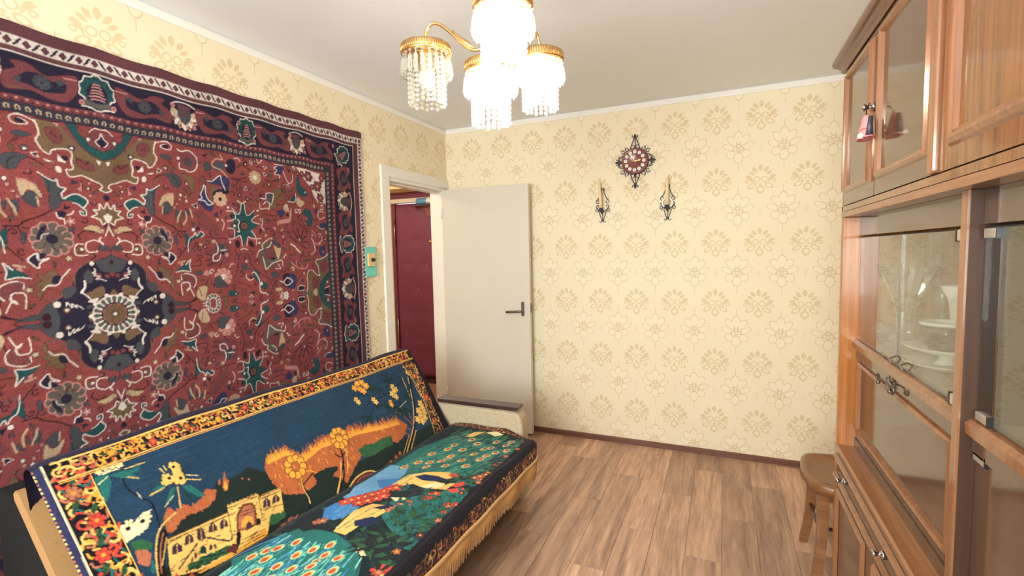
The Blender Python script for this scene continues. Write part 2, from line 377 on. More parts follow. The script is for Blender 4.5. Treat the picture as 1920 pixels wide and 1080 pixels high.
# hall beyond the doorway
HX0, HY0, HY1, HZ = -1.75, -1.6, 1.05, 2.5
structure(MB().box(HX0 - T, HX0, HY0, HY1 + T, 0, HZ).build('wall_hall_far', 'paper_left'))
structure(MB().box(HX0 - T, -T, HY0 - T, HY0, 0, HZ).build('wall_hall_side', 'paper_back'))
wh = MB().box(HX0, -1.385, HY1, HY1 + T, 0, HZ); wh.box(-1.385, -.40, HY1, HY1 + T, 2.10, HZ); wh.box(-.40, 0, HY1, HY1 + T, 0, HZ)
structure(wh.build('wall_hall_end', 'paper_back'))
structure(MB().box(-.14, -.0, T, HY1, 0, HZ).build('wall_hall_inner', 'paper_left'))
structure(MB().box(HX0 - T, -.0, HY0 - T, HY1 + T, -.12, -.001).build('floor_hall', 'plank'))
structure(MB().box(HX0 - T, -T, HY0 - T, HY1 + T, HZ, HZ + .1).build('ceiling_hall', 'ceil'))
d2 = empty('door_2', (-.9, 1.0, 0), kind='structure')
def padded_leaf(x0, x1, z0, z1, y, ty):
    """quilted leatherette: domed between button dimples"""
    nx, nz = 40, 84; vs = []; fs = []
    btn = []
    for r in range(7):
        for c in range(3):
            btn.append((x0 + .16 + c * .26 + (.13 if r % 2 else 0), z0 + .18 + r * .28))
    btn = [q for q in btn if q[0] < x1 - .05]
    for j in range(nz + 1):
        for i in range(nx + 1):
            x = x0 + (x1 - x0) * i / nx; z = z0 + (z1 - z0) * j / nz
            e = min(x - x0, x1 - x, z - z0, z1 - z); d = min(1, max(0, e) / .05) ** .5 * .028
            for bx, bz in btn:
                q = math.hypot(x - bx, z - bz)
                if q < .13: d -= .016 * (1 - q / .13) ** 2
            vs.append((x, y - d, z))
    for j in range(nz):
        for i in range(nx): a = j * (nx + 1) + i; fs.append((a, a + 1, a + nx + 2, a + nx + 1))
    mb = MB(); mb.add(vs, fs, True); mb.box(x0, x1, y, y + ty, z0, z1)
    return mb, btn
mb, btn = padded_leaf(-1.30, -.43, .045, 2.035, 1.0, .04)
mb.build('door_leaf', 'burgundy', d2)
for bx, bz in btn: MB().lathe([(.0001, -.006), (.010, -.004), (.012, 0)], (bx, .99, bz), 12, 'y').build('upholstery_button', 'clip', d2)
MB().box(-1.345, -1.302, .985, 1.045, .0, 2.045).build('door_frame_strip', 'burgundy', d2, .004)
MB().box(-1.385, -.42, .96, 1.05, 2.045, 2.092).build('head_rail', 'white', d2, .004)
MB().box(-1.385, -.42, .99, 1.05, 2.092, 2.165).build('transom_panel', 'burgundy', d2)
MB().box(-1.385, -1.345, .97, 1.05, 0, 2.045).build('door_casing', 'cream', d2, .004)
MB().box(-1.345, -.43, .94, 1.06, 0, .045).build('threshold', 'dark_wood', d2, .004)
for z in (.4, 1.55): MB().tube([(-1.302, .975, z), (-1.302, .975, z + .32)], .007, 8).build('hinge', 'chrome', d2)
hp = MB(); hp.lathe([(.001, -.05), (.016, -.045), (.020, -.03), (.012, -.015), (.024, 0)], (-.80, .975, 1.60), 14, 'y'); hp.build('door_handle', 'brass', d2)
cup = empty('mezzanine_cupboard', (-.9, .9, 2.165), 'cream storage cupboard built over the burgundy padded door in the hall', 'cupboard')
MB().box(-1.74, -.145, .70, 1.04, 2.165, 2.20).build('bottom_shelf', 'cream', cup)
MB().box(-1.74, -1.30, .72, .74, 2.20, 2.495).build('cupboard_door', 'cream', cup, .003)
MB().box(-1.29, -.145, .72, .74, 2.20, 2.495).build('cupboard_door', 'cream', cup, .003)
ps = empty('hat_shelf', (-.85, .95, 1.99), 'small dark shelf with a rounded brown bracket high on the padded door', 'shelf')
MB().box(-1.00, -.60, .86, .972, 1.985, 2.003).build('shelf_board', 'dark_wood', ps, .003)
br = [(-.97, 1.985)] + [(-.97 + .16 * math.sin(rad(a)) * .9, 1.985 - .105 * (1 - math.cos(rad(a)))) for a in range(10, 91, 16)] + [(-.62, 1.88), (-.62, 1.985)]
MB().prism(br, 'y', .935, .955).build('bracket', mat('bracket_brown', (136, 74, 66), 0.5, noise=.05), ps)
pk = empty('rolled_packet', (-.80, .9, 2.02), 'small blue and white rolled packet lying above the padded door', 'packet')
MB().tube([(-.93, .895, 2.040), (-.915, .895, 2.040), (-.80, .895, 2.040), (-.78, .895, 2.040)], [.022, .037, .037, .030], 14).build('wrapper', 'blue', pk)
MB().tube([(-.80, .895, 2.040), (-.70, .895, 2.040)], [.034, .034], 14).build('white_end', 'white_china', pk)
bl = bpy.data.lights.new('hall_lamp', 'POINT'); bl.energy = 14; bl.color = (1, .84, .62); bl.shadow_soft_size = .06
ho = bpy.data.objects.new('hall_lamp', bl); COL.objects.link(ho); ho.location = (-.95, -.35, 2.25)

# switch plate half hidden by the carpet
sw = empty('wall_switch', (0.006, -1.0, 1.41), 'teal painted switch plate on the wallpaper between carpet and doorway', 'switch')
MB().box(0, .014, -1.075, -.966, 1.318, 1.515).build('back_plate', 'teal', sw, .002)
q = MB().box(.014, .030, -1.062, -.995, 1.385, 1.475).build('switch_cover', 'beige_plastic', sw, .004)
MB().lathe([(.013, 0), (.012, .012), (.0105, .017)], (.030, -1.026, 1.430), 14, 'x').build('knob', 'black_plastic', q)
CARPET = '''S k 5|164,388 200,361 235,344 259,326 293,327
S k 4|259,326 246,295 248,272
S k 4|214,310 244,322
S k 4|106,310 149,311
S k 4|38,312 75,316 96,303 91,285
S k 4|175,538 193,551 221,558 257,563
S k 4|297,546 321,510
S k 4|378,306 428,299 480,295
S k 4|251,211 288,257
S k 4|271,13 319,28 341,58 377,112
S k 4|518,249 533,202 519,134 504,113
S k 4|596,210 599,174 641,132 701,93 766,75
S k 4|518,586 555,587 599,601
S k 4|682,425 745,420 779,436
S k 4|856,398 903,386 975,344
S k 4|864,73 916,115
S k 4|700,79 720,50 708,37
S k 3|507,96 567,74 595,55
S k 4|301,175 337,174 350,190 339,202 326,194
S k 4|315,84 319,36 271,13
S k 3|698,597 757,600 791,622
S k 3|726,460 768,444 808,456
S k 4|516,586 552,581 604,579
S k 3|568,593 545,557 548,529
S k 3|333,407 373,401 383,370 411,363
S k 3|346,368 381,346 409,331
F b|-30,579 34,590 89,646 124,695 189,695 188,680 180,650 190,622 176,592 157,580 148,598 110,607 94,594 98,565 94,542 103,535 115,534 108,512 70,518 18,493 9,480 17,471 1,461 -16,463 -47,460
S w 5|189,689 180,650 190,622 176,592 157,580 148,598 110,607 94,594 98,565 94,542 103,535 115,534 108,512 92,512 70,518 42,504 18,493 9,480 19,471 1,461 -16,463
F t|108,706 90,665 65,626 35,596 -1,578 -39,572 -35,617 -6,609 15,617 39,635 57,659 70,694
F m|-17,687 21,695 39,679 46,652 41,633 15,621 -6,613 -36,609
S w 4|-13,693 1,693 21,694 37,677
F n|0,679 7,658 19,645 7,630 -4,626 -13,626
S w 4|0,679 8,658 20,646 7,630
D w 6|42,652
F r|44,672 64,683 71,691 66,666 50,660
F m|121,664 148,676 167,662 145,626 122,629
S k 3|133,645 147,654 144,664
F m|31,556 56,573 84,577 76,549 36,536
S k 3|47,572 55,559 84,584
D s 9|93,613
D w 5|93,613
F w|-22,571 -8,576 -4,554 -15,556
F w|6,575 23,578 14,558
F p|124,695 143,696 126,678
S w 4|179,642 188,680 206,691 234,696 253,683 247,667 232,663 207,672 226,684 237,677
F n|216,678 234,685 240,672 222,668
F s|202,636 231,644 253,630 226,623
D o 10|223,588
D w 5|222,585
F m|290,670 325,680 355,662 359,639 351,607 326,588 304,596 282,597 288,632
S w 5|276,675 294,670 325,680 355,662 361,640 355,608 326,588 304,596 282,597 283,620
F s|303,634 327,650 336,616 317,613
D w 7|279,638
F s|389,636 414,644 429,615 399,602
F k|383,671 417,685 399,666
F s|437,638 482,654 492,629 450,609
F n|505,667 543,674 548,637 528,606 498,616
S y 5|474,685 480,663 453,663 431,642 437,625 469,616 502,589
D w 6|500,641
S w 4|543,683 564,689 574,674
F k|587,671 606,682 612,661 591,653
D w 4|601,666
S w 4|664,696 674,678 695,696
FL 38 12 y m w|649,606
F u|784,688 814,687 816,667 793,643 769,650
S w 4|766,690 815,693
S w 4|780,682 761,669 779,661 762,639 793,638 791,622
F s|760,608 791,622 784,598
S w 4|816,662 841,611 860,604 875,623 876,649
F w|902,694 980,691 1074,685 1114,653 1119,504 1085,516 1048,518 1014,563 1002,595 956,633 933,657
D m 9|999,661
D m 8|1078,632
D m 9|1058,562
D b 6|978,658
S k 3|966,683 1020,652 1041,633 1084,616
S m 4|1024,597 1067,585 1079,541
S m 4|1104,560 1078,524 1108,509
F t|897,626 919,642 922,597 962,574 971,547 922,540 900,573
D w 5|958,562
F s|794,566 819,574 824,549 799,551
D p 5|785,578
F t|854,515 889,550 886,512 859,499
S w 4|889,550 885,507 837,505
F y|901,530 927,516 950,502 918,477 892,497
S k 3|1000,567 1011,518
F t|552,412 522,436 548,421 566,473 580,474 591,419 632,444 620,408 599,389 550,382
F t|527,381 510,401 521,432 552,412 596,415 631,426 613,390 647,365 610,346 633,311 589,315 566,266 555,314 517,300 533,339 503,359
D n 22|570,364
D b 17|573,364
D m 8|573,364
S w 4|487,427 523,427 528,394 488,379
S w 4|515,444 548,416 566,473
S w 4|580,470 591,415 635,444
S w 4|655,419 624,404 618,386 658,374
S w 4|488,346 520,343 517,300 489,296
S w 4|521,300 550,314 557,266
S w 4|581,267 591,310 612,302 663,301
S w 4|610,342 633,307 635,271
S w 5|539,392 550,382 542,361 547,335 535,335
D w 6|523,360
S w 5|546,484 566,473 588,484
S w 4|460,386 472,366 461,336
S w 4|676,380 669,361 683,339
S w 4|548,245 565,253 586,245
D w 6|497,444
D w 6|652,441
D w 6|496,281
D w 6|651,280
F k|502,409 513,414 514,393 505,397
F k|656,352 671,344 654,316
F k|520,283 540,292 547,266 528,253
F k|592,288 611,289 624,258 595,267
F b|754,563 798,558 785,529 812,518 761,494 776,473 726,460
S k 3|750,498 785,529
S k 3|754,480 810,485
F n|666,531 687,506 670,487
F s|704,526 744,532 733,478 706,485
S w 5|672,505 702,503 704,528 746,532 733,478 707,490 685,474
S w 4|665,477 668,451 704,456 717,452 722,477
S y 6|855,469 850,431 845,402 810,400 770,393 769,377
F y|813,480 830,486 837,459 819,448
S w 4|808,452 813,480 830,486 837,459 847,440 839,402
F p|771,398 846,416 838,392 775,384
F u|769,449 808,456 801,428 778,417
F t|926,445 952,472 990,465 1007,425 991,379 965,373 960,403 968,428 937,436
D p 5|958,415
S w 4|1093,461 1056,469 1044,443 1060,423 1094,436
F u|1016,471 1043,484 1034,447
F u|1058,393 1099,405 1118,369 1063,372
S w 4|1112,431 1116,390 1118,364
S w 4|1040,382 1063,367 1090,368
D m 24|897,298
S k 6|834,320 879,288
S k 6|859,350 886,312
S k 6|889,356 899,317
S k 6|932,352 910,308
S k 6|955,323 916,298
S k 6|959,288 921,283
S k 6|950,249 908,268
S k 6|831,277 859,268
D w 5|900,298
S w 8|839,277 865,263 882,244 902,229
S p 6|989,354 1014,335 1019,320
S p 6|986,309 1017,279 1057,279
S w 4|986,309 1003,279 1007,238 980,218
S w 4|1037,279 1065,300 1063,321
F u|1042,254 1090,269 1080,212 1046,217
D p 6|1071,233
F p|730,359 752,365 750,342
F p|782,319 805,324 798,305
S y 4|776,347 790,348 793,359
F m|803,376 826,382 818,353
D y 7|352,271
F m|369,233 397,217 377,173 420,175 482,190 488,274 425,253
S k 4|369,229 401,221
S k 4|367,197 418,208
S k 4|377,173 421,192
S k 4|427,155 451,191
F s|426,266 456,270 480,228 440,225
S w 5|427,278 434,253 428,229 410,221 408,196 434,198 445,224
S w 5|446,241 477,245
D p 10|475,220
D o 8|469,258
D k 5|454,229
FL 48 9 p m w|450,116
F s|407,110 433,125 461,86 465,73 412,73
D w 7|450,112
F s|315,147 339,154 350,138 330,135
F p|354,137 372,157 383,132 366,129
S w 4|484,161 495,177 508,175
F t|59,427 89,450 112,443 129,431 134,451 120,467 139,472 144,502 157,492 172,498 195,513 175,487 168,443 170,400 158,388 145,400 138,421 114,426 88,412 71,393 86,383 69,372 63,379 72,403
F s|143,491 162,493 165,443 170,400 158,388 145,401 137,430
S w 4|142,494 156,490 172,498 195,513
S w 5|72,403 59,427 89,450 112,443 129,431 134,449 120,467 139,472 145,498
S w 4|104,418 88,412 69,393 67,375 82,376 85,389 73,384
F n|124,379 138,387 154,379 147,362 134,361
S w 5|104,388 111,378 123,373
S w 5|154,379 149,362 134,358 131,340
F y|187,426 205,472 244,483 249,465 240,427 221,451
F s|197,420 213,447 240,419 206,391
S y 6|201,427 198,398
F s|250,409 272,406 266,372 254,367
S y 7|276,414 263,387 258,364
F s|276,410 291,404 285,380
S y 7|295,412 297,381 284,357
F s|292,427 318,417 309,397
S y 7|315,425 324,390
S p 6|204,468 223,479 248,482
D w 6|279,481
D p 6|300,477
D w 6|303,459
D p 6|273,462
D p 5|261,440
D p 5|250,424
FL 65 11 o p n|171,285
F n|181,331 198,324 213,291 207,280 196,298
S k 3|145,264 161,242
S k 3|165,250 173,268
S k 3|196,250 190,268
S w 3|179,305 196,298 200,283
F s|104,330 117,328 123,314 110,314
F y|27,329 55,338 79,325 50,317 25,308
F y|17,322 30,325 19,305
F b|1,422 11,399 24,417 26,395 45,395 33,380 51,369 26,359 19,342 -4,348
S w 5|1,422 11,399 24,417 26,395 45,395 33,380 51,369 26,359 19,340 3,351 -3,344
F w|-1,385 4,378 15,372 8,355 -4,344
F n|3,345 18,332 9,328
S w 5|-3,344 2,324 13,298
S k 4|-5,250 -6,284 -19,297
F s|4,257 31,264 39,247 9,243
S w 6|27,291 34,283 22,267
S w 5|34,277 51,283 72,274 77,257 69,239 42,240
D b 11|94,250
S w 5|85,268 103,268 111,246 103,228 73,229
D w 6|89,250
F u|357,471 382,537 397,547 395,491 424,457 411,422 375,441
F u|404,559 429,563 468,588 509,577 503,530 483,520 462,542 408,552
F b|415,537 448,528 437,495 414,464
F n|425,506 461,526 505,526 500,509 450,496 427,470
FL 34 9 y p k|460,479
S w 5|387,541 376,512 367,496 374,481 357,471 382,469 401,451 424,457
S w 5|392,534 393,494 406,472 424,457
S w 5|404,559 425,558 443,572 468,588 472,564 487,525
F t|285,323 306,300 322,304 356,329 371,317 358,305 321,295 305,277 294,238 287,269
S w 4|294,238 297,273 306,296 322,308 331,324 338,309 356,329 371,317 358,305
D w 8|324,336
F n|346,360 356,337 332,332
F s|239,303 250,303 251,269 241,272
F s|214,561 261,567 286,548 276,513 247,517 234,545
S k 3|242,557 263,545 269,516
F b|287,571 314,575 344,563 342,540 336,504 321,510 315,540
D w 4|308,534
F b|179,542 213,539 195,529
F m|364,566 385,581 395,550 370,539
D p 6|54,472
D w 4|54,472
F p|74,497 78,477 89,471 74,459
D p 5|50,446
F n|-9,444 0,452 11,443 2,428 -7,431
D p 5|50,491
F w|146,555 177,563 166,553
F w|129,539 142,544 141,522 129,523
F w|111,557 135,585 137,561
D n 7|115,575
F m|346,415 377,409 412,379 444,340 397,334 358,361
F n|12,161 10,219 37,212 94,189 118,156 125,120 153,81 200,55 230,17 229,10 194,-28 158,-46 103,-53 40,-44 -17,-1 -22,102
F s|-4,226 22,212 51,205 33,167 12,161 -9,162
F s|179,57 203,54 226,18 222,7 198,-28 169,-32 169,13
D k 8|-3,199
S k 5|0,243 -4,220
S b 3|70,208 94,189 115,164 121,113 153,81
D b 14|46,93
F b|36,111 68,95 87,86 60,60 27,81
F b|-15,74 1,97 17,71
F b|57,18 79,19 81,1 62,0
D b 12|53,54
F s|74,176 92,150 77,123 62,138
D m 10|44,149
D m 8|17,147
S w 4|22,128 37,136 53,138 41,146 60,152 51,159 64,162 52,168 57,177
S w 9|89,133 89,111 100,92
S w 5|100,92 83,76 69,59
F w|48,68 73,63 82,55 59,50
D w 8|63,197
D w 11|173,55
S w 4|99,31 107,41 120,47 116,37 131,54 130,39 145,60 147,48
D b 10|146,32
D w 5|146,32
F s|68,42 87,43 86,29 70,31
D k 12|204,13
F s|230,25 267,17 286,12 267,6 229,6
S k 4|267,14 308,-11
F n|188,231 216,235 238,210 216,186 212,205
S w 5|183,218 211,212 214,235 240,212 214,184 208,201 183,218
F t|248,166 271,180 299,203 294,176 298,150 270,157 239,151
S w 5|236,149 269,155 298,150 294,176 302,205 279,180
S y 6|249,189 276,196
F p|257,192 271,184 255,169
S w 5|257,115 257,135 284,141 314,128 318,100 307,81
D m 14|286,114
F m|257,135 295,136 316,108 303,85 277,102
S w 5|256,50 252,89 262,103 285,102 291,82 275,67 287,78 306,41
F b|166,176 187,172 200,156 222,163 206,141 230,125 212,118 225,98 216,72 207,107 184,123 163,132
F n|155,155 175,154 181,131 163,132
F r|161,95 182,109 207,99 205,73 180,68
S o 4|154,103 160,88 180,68 209,77
S w 5|128,179 151,151 166,124 191,123 207,107
S m 4|117,196 130,185 148,199
F s|115,113 148,111 152,74 126,83
F y|316,40 330,79 367,80 360,40 346,17
S k 3|330,75 339,38
FLP 38 11 o w|391,9
F b|439,25 466,22 455,-10
S w 4|341,6 362,8 367,32
F o|661,271 714,281 721,230 766,253 775,211 738,165 683,144 655,186
F m|679,240 728,249 735,203 687,199
F y|734,267 755,253 775,253 763,202 752,198
S w 5|631,209 648,240 670,249 666,271 721,304 713,267 691,253
S w 5|667,208 675,172 683,144 717,171 751,184 779,188 783,159
F s|720,295 768,277 767,258 735,272
F k|698,199 736,207 740,189
S w 4|737,147 768,146 755,169
S p 6|836,177 864,156 893,141 937,141 951,164
S p 5|872,185 870,156
S p 4|904,165 912,142
D o 9|823,167
S w 5|791,202 798,216 807,220
F s|921,184 965,193 971,183 926,179
F t|601,134 636,137 648,87 673,76 689,66 676,44 656,50
S w 6|603,130 616,134 639,97 642,74 644,33 675,21 685,11
S w 4|571,127 570,109 588,95 609,103
F n|580,118 609,112 598,99
D w 9|650,73
F s|550,171 574,175 578,157 602,152 553,149
F s|708,120 736,128 757,108 723,96
F n|785,112 820,120 860,93 864,69 844,36 803,44 776,60
F u|820,115 866,98 856,40 820,38
F k|777,84 813,96 810,58
S w 6|760,80 782,74 807,96 840,75 804,53 782,74
D p 6|840,26
D w 6|919,112
D s 8|907,73
FL 14 5 w w b|796,7
F y|730,40 764,47 774,27 745,25
F t|472,47 500,49 526,34 502,23 475,26
D w 4|508,33
F m|542,50 566,48 564,22 540,24
F n|579,34 614,40 608,23
F n|880,43 917,40 903,11 872,9
S w 4|916,20 879,18 874,38 893,47 920,40
F o|915,5 941,23 939,89 967,128 1018,100 1009,167 1044,192 1116,227 1118,153 1128,94 1036,63 1017,-19 914,-14
F b|940,8 939,79 967,123 1018,100 1022,166 1099,196 1118,158 1114,100 1036,63 1011,-3
F m|977,72 1018,95 1029,58 992,14
F m|1035,156 1085,186 1103,143 1059,113
S k 3|988,45 1008,54 1003,75
S k 3|1047,130 1075,139 1076,160
S w 5|934,9 943,48 939,89 954,123 980,127 1011,100 1031,99
S w 5|1029,110 1025,151 1009,167 1017,187 1065,196 1116,227 1117,254
F y|979,5 1000,24 1011,2 1010,-23 971,-20
F t|1144,120 1094,107 1057,77 1034,42 1025,1 1064,-23 1091,-31 1060,19 1091,70 1141,78
F m|1098,69 1127,73 1126,-39 1078,-24 1067,19
D w 7|1087,54
F n|1059,6 1088,23 1101,6 1078,-29
S w 4|1067,19 1124,36 1120,73
D w 6|1031,98'''
BACKT = '''B g|2644,209 2621,220 2570,225 2521,238 2483,258 2456,286 2418,276 2374,273 2339,286 2303,263 2270,231 2253,207 2234,202 2204,161 2200,132 2164,135 2030,151 1954,67 2004,0 2190,6 2357,-3 2527,17 2668,39 2724,78
B g|2380,273 2310,258 2259,201 2185,120 2097,107 2006,143 1965,123 1934,47 1786,76 1671,89 1521,109 1451,50 1471,-14 1799,-21 2057,-5 2198,9 2399,30 2482,80
B a|2240,289 2208,268 2149,291 2117,266 2091,230 2040,230 1979,251 1921,264 1876,245 1838,235 1788,261 1759,236 1678,210 1546,192 1452,185 1395,133 1452,95 1525,82 1610,118 1740,133 1833,98 1934,47 1973,91 2054,131 2097,107 2150,101 2233,135 2259,201 2264,251
V a 20|2243,284 2149,291 2091,230 1979,251 1838,235 1759,236 1546,192 1437,179
V f 15|2245,280 2154,282 2096,221 1985,242 1845,225 1767,225 1555,181 1447,168
T a f 170|2225,315 1457,157 1705,91 2097,107 2259,201
T a c 150|2225,315 1457,157 1705,91 2097,107 2259,201
T a h 130|2225,315 1457,157 1705,91 2097,107 2259,201
B g|2072,134 2012,134 1954,118 2017,89 2071,116
B a|2657,250 2638,269 2622,250 2592,259 2573,244 2531,252 2500,274 2476,263 2494,240 2527,227 2579,232 2616,230 2655,207 2666,214
T a c 60|2657,250 2483,267 2528,223 2656,204
F a|2445,266 2414,318 2420,287 2414,276 2434,245 2446,247
F f|2444,260 2428,281 2428,257 2437,245
F c|2456,281 2442,298 2443,284 2450,273
D c 4|2367,260
D c 4|2346,246
B e|1787,136 1746,140 1679,126 1617,127 1556,117 1574,84 1631,86 1712,87 1777,102
B g|1723,73 1636,80 1564,64 1452,48 1505,5 1630,15 1731,17 1845,50
T e d 50|1767,161 1538,118 1631,86 1779,99
B m|1744,1 1647,7 1537,20 1532,1 1654,-12 1739,-16
R a 11|1635,9 1584,17 1545,23
F m|1933,11 1874,36 1796,32 1745,0 1789,-6 1893,-10
S y 6|1934,15 1874,36 1795,33 1741,0
S c 3|1907,5 1848,24 1776,10
B m|2375,-1 2336,23 2256,34 2183,16 2197,-5 2309,-8
T m c 70|2375,-1 2332,30 2251,42 2182,17 2197,-5 2309,-8
F y|2677,188 2466,174 2458,198 2339,185 2339,171 2239,163 2270,72 2337,72 2365,41 2434,27 2515,39 2627,50 2709,76 2701,117
T y h 130|2678,185 2468,171 2270,72 2515,39 2708,78
S h 3|2676,187 2467,173
S h 3|2677,179 2470,163
S h 3|2459,196 2340,183
S h 3|2462,186 2345,174
S h 3|2341,168 2240,160
S h 3|2341,159 2243,152
S h 3|2466,174 2489,97
S h 3|2342,167 2360,100
S h 3|2357,122 2256,100
F v|2684,137 2674,158 2656,165 2647,147 2650,131
F v|2639,142 2627,166 2611,170 2604,153 2609,141
F v|2595,145 2585,165 2570,169 2564,150 2570,130 2592,134
F v|2555,142 2544,162 2528,166 2520,148 2525,135
F v|2516,135 2505,156 2489,160 2482,145 2486,129
F v|2344,125 2331,146 2313,152 2304,135 2312,117
F v|2302,121 2288,143 2270,147 2261,130 2268,116
S y 2|2658,160 2666,135
S y 2|2613,165 2623,142
S y 2|2573,162 2583,134
S y 2|2530,160 2539,139
S y 2|2491,155 2501,131
S y 2|2316,146 2327,122
S y 2|2273,140 2284,118
F h|2469,99 2443,152 2406,174 2373,163 2368,142 2389,83 2427,82
F c|2460,100 2440,141 2407,164 2379,156 2376,140 2398,88 2425,86
F f|2450,101 2435,124 2410,128 2395,115 2405,88
S v 3|2434,151 2375,142
S v 3|2438,140 2378,131
F v|2435,90 2426,105 2413,108 2408,94 2412,82
F k|2396,80 2385,99 2374,100 2374,88 2379,76
F d|2605,95 2597,113 2586,116 2581,103 2587,85
F v|2576,89 2569,104 2563,106 2563,95 2566,87
F v|2559,85 2555,97 2548,99 2551,85
F v|2629,89 2621,106 2615,108 2619,89
F v|2641,87 2636,97 2630,98 2634,87
S v 5|2680,88 2600,130
S v 5|2565,131 2505,83 2489,97
B e|2654,79 2586,73 2521,67 2513,59 2531,56 2603,61 2652,72
T e g 50|2655,82 2519,72 2532,54 2656,72
F f|2478,44 2367,55 2366,36 2410,21 2512,29 2631,41 2635,48
S h 3|2464,62 2372,54
S h 3|2478,53 2373,44
S h 3|2492,42 2382,37
S h 3|2517,36 2394,25
F k|2495,50 2471,95 2459,100 2459,83 2473,61 2493,42
B m|2521,56 2508,61 2494,56 2504,45
F k|2634,19 2527,17 2417,17 2371,15 2317,21 2257,25 2253,13 2379,-7 2497,-7 2596,-11
B e|2343,63 2321,82 2294,76 2275,68 2283,55 2325,50
S k 5|2360,42 2327,46 2257,50
F r|2704,72 2692,83 2689,61
F r|2670,49 2651,59 2646,32
S k 9|1890,203 1891,172 1907,123 1947,86 2006,16
S k 6|1930,176 1907,151 1872,163
S y 4|1886,202 1866,160 1893,102 1912,76
S y 4|1919,135 1947,86 2010,25
FLP 56 9 f h|1868,233
D f 9|1870,231
S k 10|2132,184 2144,130 2144,75 2166,24
S k 6|2139,127 2075,150
S y 4|2133,174 2147,115 2146,72 2151,47
S f 4|2107,177 2068,152
FLP 54 9 f h|2137,209
S k 9|1908,129 1937,70 1990,28 2016,2
S y 4|1926,125 1956,74 2016,13
F k|2693,218 2669,224 2670,199 2707,134 2723,87 2745,102 2727,147 2706,187
S k 5|2682,232 2673,314 2693,346 2713,388 2713,429
S w 3|2696,368 2694,344
S y 5|2622,253 2684,228 2720,171 2742,100
S y 3|2677,194 2720,123
S c 4|2681,211 2709,164 2731,102
F d|2628,508 2669,510 2699,496 2673,479 2638,484
F t|2741,456 2707,455 2683,433 2678,421 2712,431
F t|2714,456 2677,448 2651,452 2665,437 2698,437
F t|2785,466 2742,462 2743,435 2768,387 2784,374 2784,420
F d|2796,497 2775,476 2782,435 2791,449
S y 4|2697,459 2639,455
S y 4|2700,430 2675,412
S w 3|2776,441 2745,456
S w 3|2690,487 2630,492
F w|2769,483 2753,493 2728,492 2700,493 2695,477 2711,464 2737,467 2755,465
D k 6|2749,481
D k 6|2710,488
R w 11|2761,479 2742,485 2724,482 2706,478
F t|2570,328 2541,319 2509,262 2535,270 2561,307
F t|2657,353 2636,363 2605,352 2627,342
F t|2639,295 2604,335 2589,333 2612,307
F d|2570,317 2556,287 2558,266 2571,284
S y 4|2583,330 2603,259
S y 4|2670,341 2621,347
S w 3|2645,285 2606,309
S y 4|2548,345 2503,322
S w 3|2542,359 2506,341
S y 4|2608,414 2601,394
S y 4|2595,419 2593,401
R y 15|2567,408 2559,396 2561,380 2560,362 2562,346 2577,354 2603,378 2609,365 2596,364
F y|2577,422 2548,410 2559,379 2548,356 2558,333 2578,341 2585,358 2605,352 2623,358 2610,382 2593,382 2579,372
D k 6|2595,370
D k 6|2562,356
D k 5|2567,403
R w 15|2796,249 2785,270 2767,278 2753,284 2757,253 2739,252 2726,264 2712,270 2702,284
F w|2796,272 2773,292 2758,280 2734,283 2705,286 2697,276 2714,246 2751,240 2788,232 2800,237
D k 7|2760,272
D k 7|2718,274
D k 6|2790,255
S w 5|2743,276 2715,292 2685,295
F e|2770,230 2742,224 2719,195 2728,181 2765,196 2773,213
F d|2805,226 2780,215 2781,183 2808,160 2813,186
F c|2770,201 2741,189 2734,168 2754,137 2775,160
S y 5|2788,174 2783,142 2781,127
F t|2739,155 2736,134 2750,110 2756,124
S k 10|1493,-4 1360,88 1312,131 1242,234 1174,380 1186,417
S y 5|1503,0 1382,82 1322,135 1254,238 1187,384
S y 4|1478,-11 1344,81
S y 3|1522,9 1413,79
S k 6|1344,112 1263,128 1186,132
S k 5|1251,237 1262,323 1255,404
S y 4|1253,271 1237,399
S a 4|1347,114 1385,190 1437,225
S a 4|1376,95 1426,145 1482,197
S a 4|1405,76 1477,135 1541,176
S a 3|1336,125 1330,201
S k 4|1578,425 1538,337 1374,343 1261,373
S k 4|1648,247 1566,303 1528,304
S k 4|1385,379 1469,374 1631,312
S k 3|1437,271 1527,214
S k 3|1368,278 1330,201
L d d|1631,268 1552,297 1459,387 1488,259 1296,285 1196,319 1374,391 1385,237 1529,394 1352,225
R f 21|1588,458 1554,455 1539,428 1589,421 1620,439 1574,406
R y 17|1651,376 1646,360
R y 17|1541,338 1536,321
R y 21|1358,362 1344,342 1390,325 1368,302 1363,337
R f 17|1435,286 1437,271
R y 21|1164,454 1139,430 1123,408 1167,412
R y 24|1201,203 1201,179 1207,148 1246,146 1222,121 1257,110 1286,129 1245,170
S w 3|1385,237 1302,255
S w 3|1135,282 1148,219'''
SEATT = '''F t|1938,117 1789,102 1676,97 1551,92 1347,161 1261,329 1269,539 1352,587 1472,601 1610,543 1739,515 1767,414 1806,269 1943,221
F s|1347,161 1261,329 1269,539 1375,609 1493,622 1610,543 1523,475 1406,534 1362,394
F p|1901,87 1768,85 1756,182 1846,222 1960,235 2071,229 2130,185 2193,173 2020,88
F u|2271,158 2217,115 2165,124 2147,190 2156,238 2202,239 2238,239 2273,216
F p|2118,115 1938,117 1888,179 1960,235 2040,203 2147,190
F u|1930,136 1882,224 1920,276 1977,248 1996,203
F t|2678,125 2617,109 2558,102 2508,99 2443,104 2363,136 2381,202 2557,389
F t|2579,74 2500,102 2414,131 2349,193 2334,286 2351,354 2381,420 2424,477 2509,533 2656,180
S u 8|2571,63 2490,90 2403,119
S s 5|2334,286 2351,354 2381,420 2426,474 2486,505'''
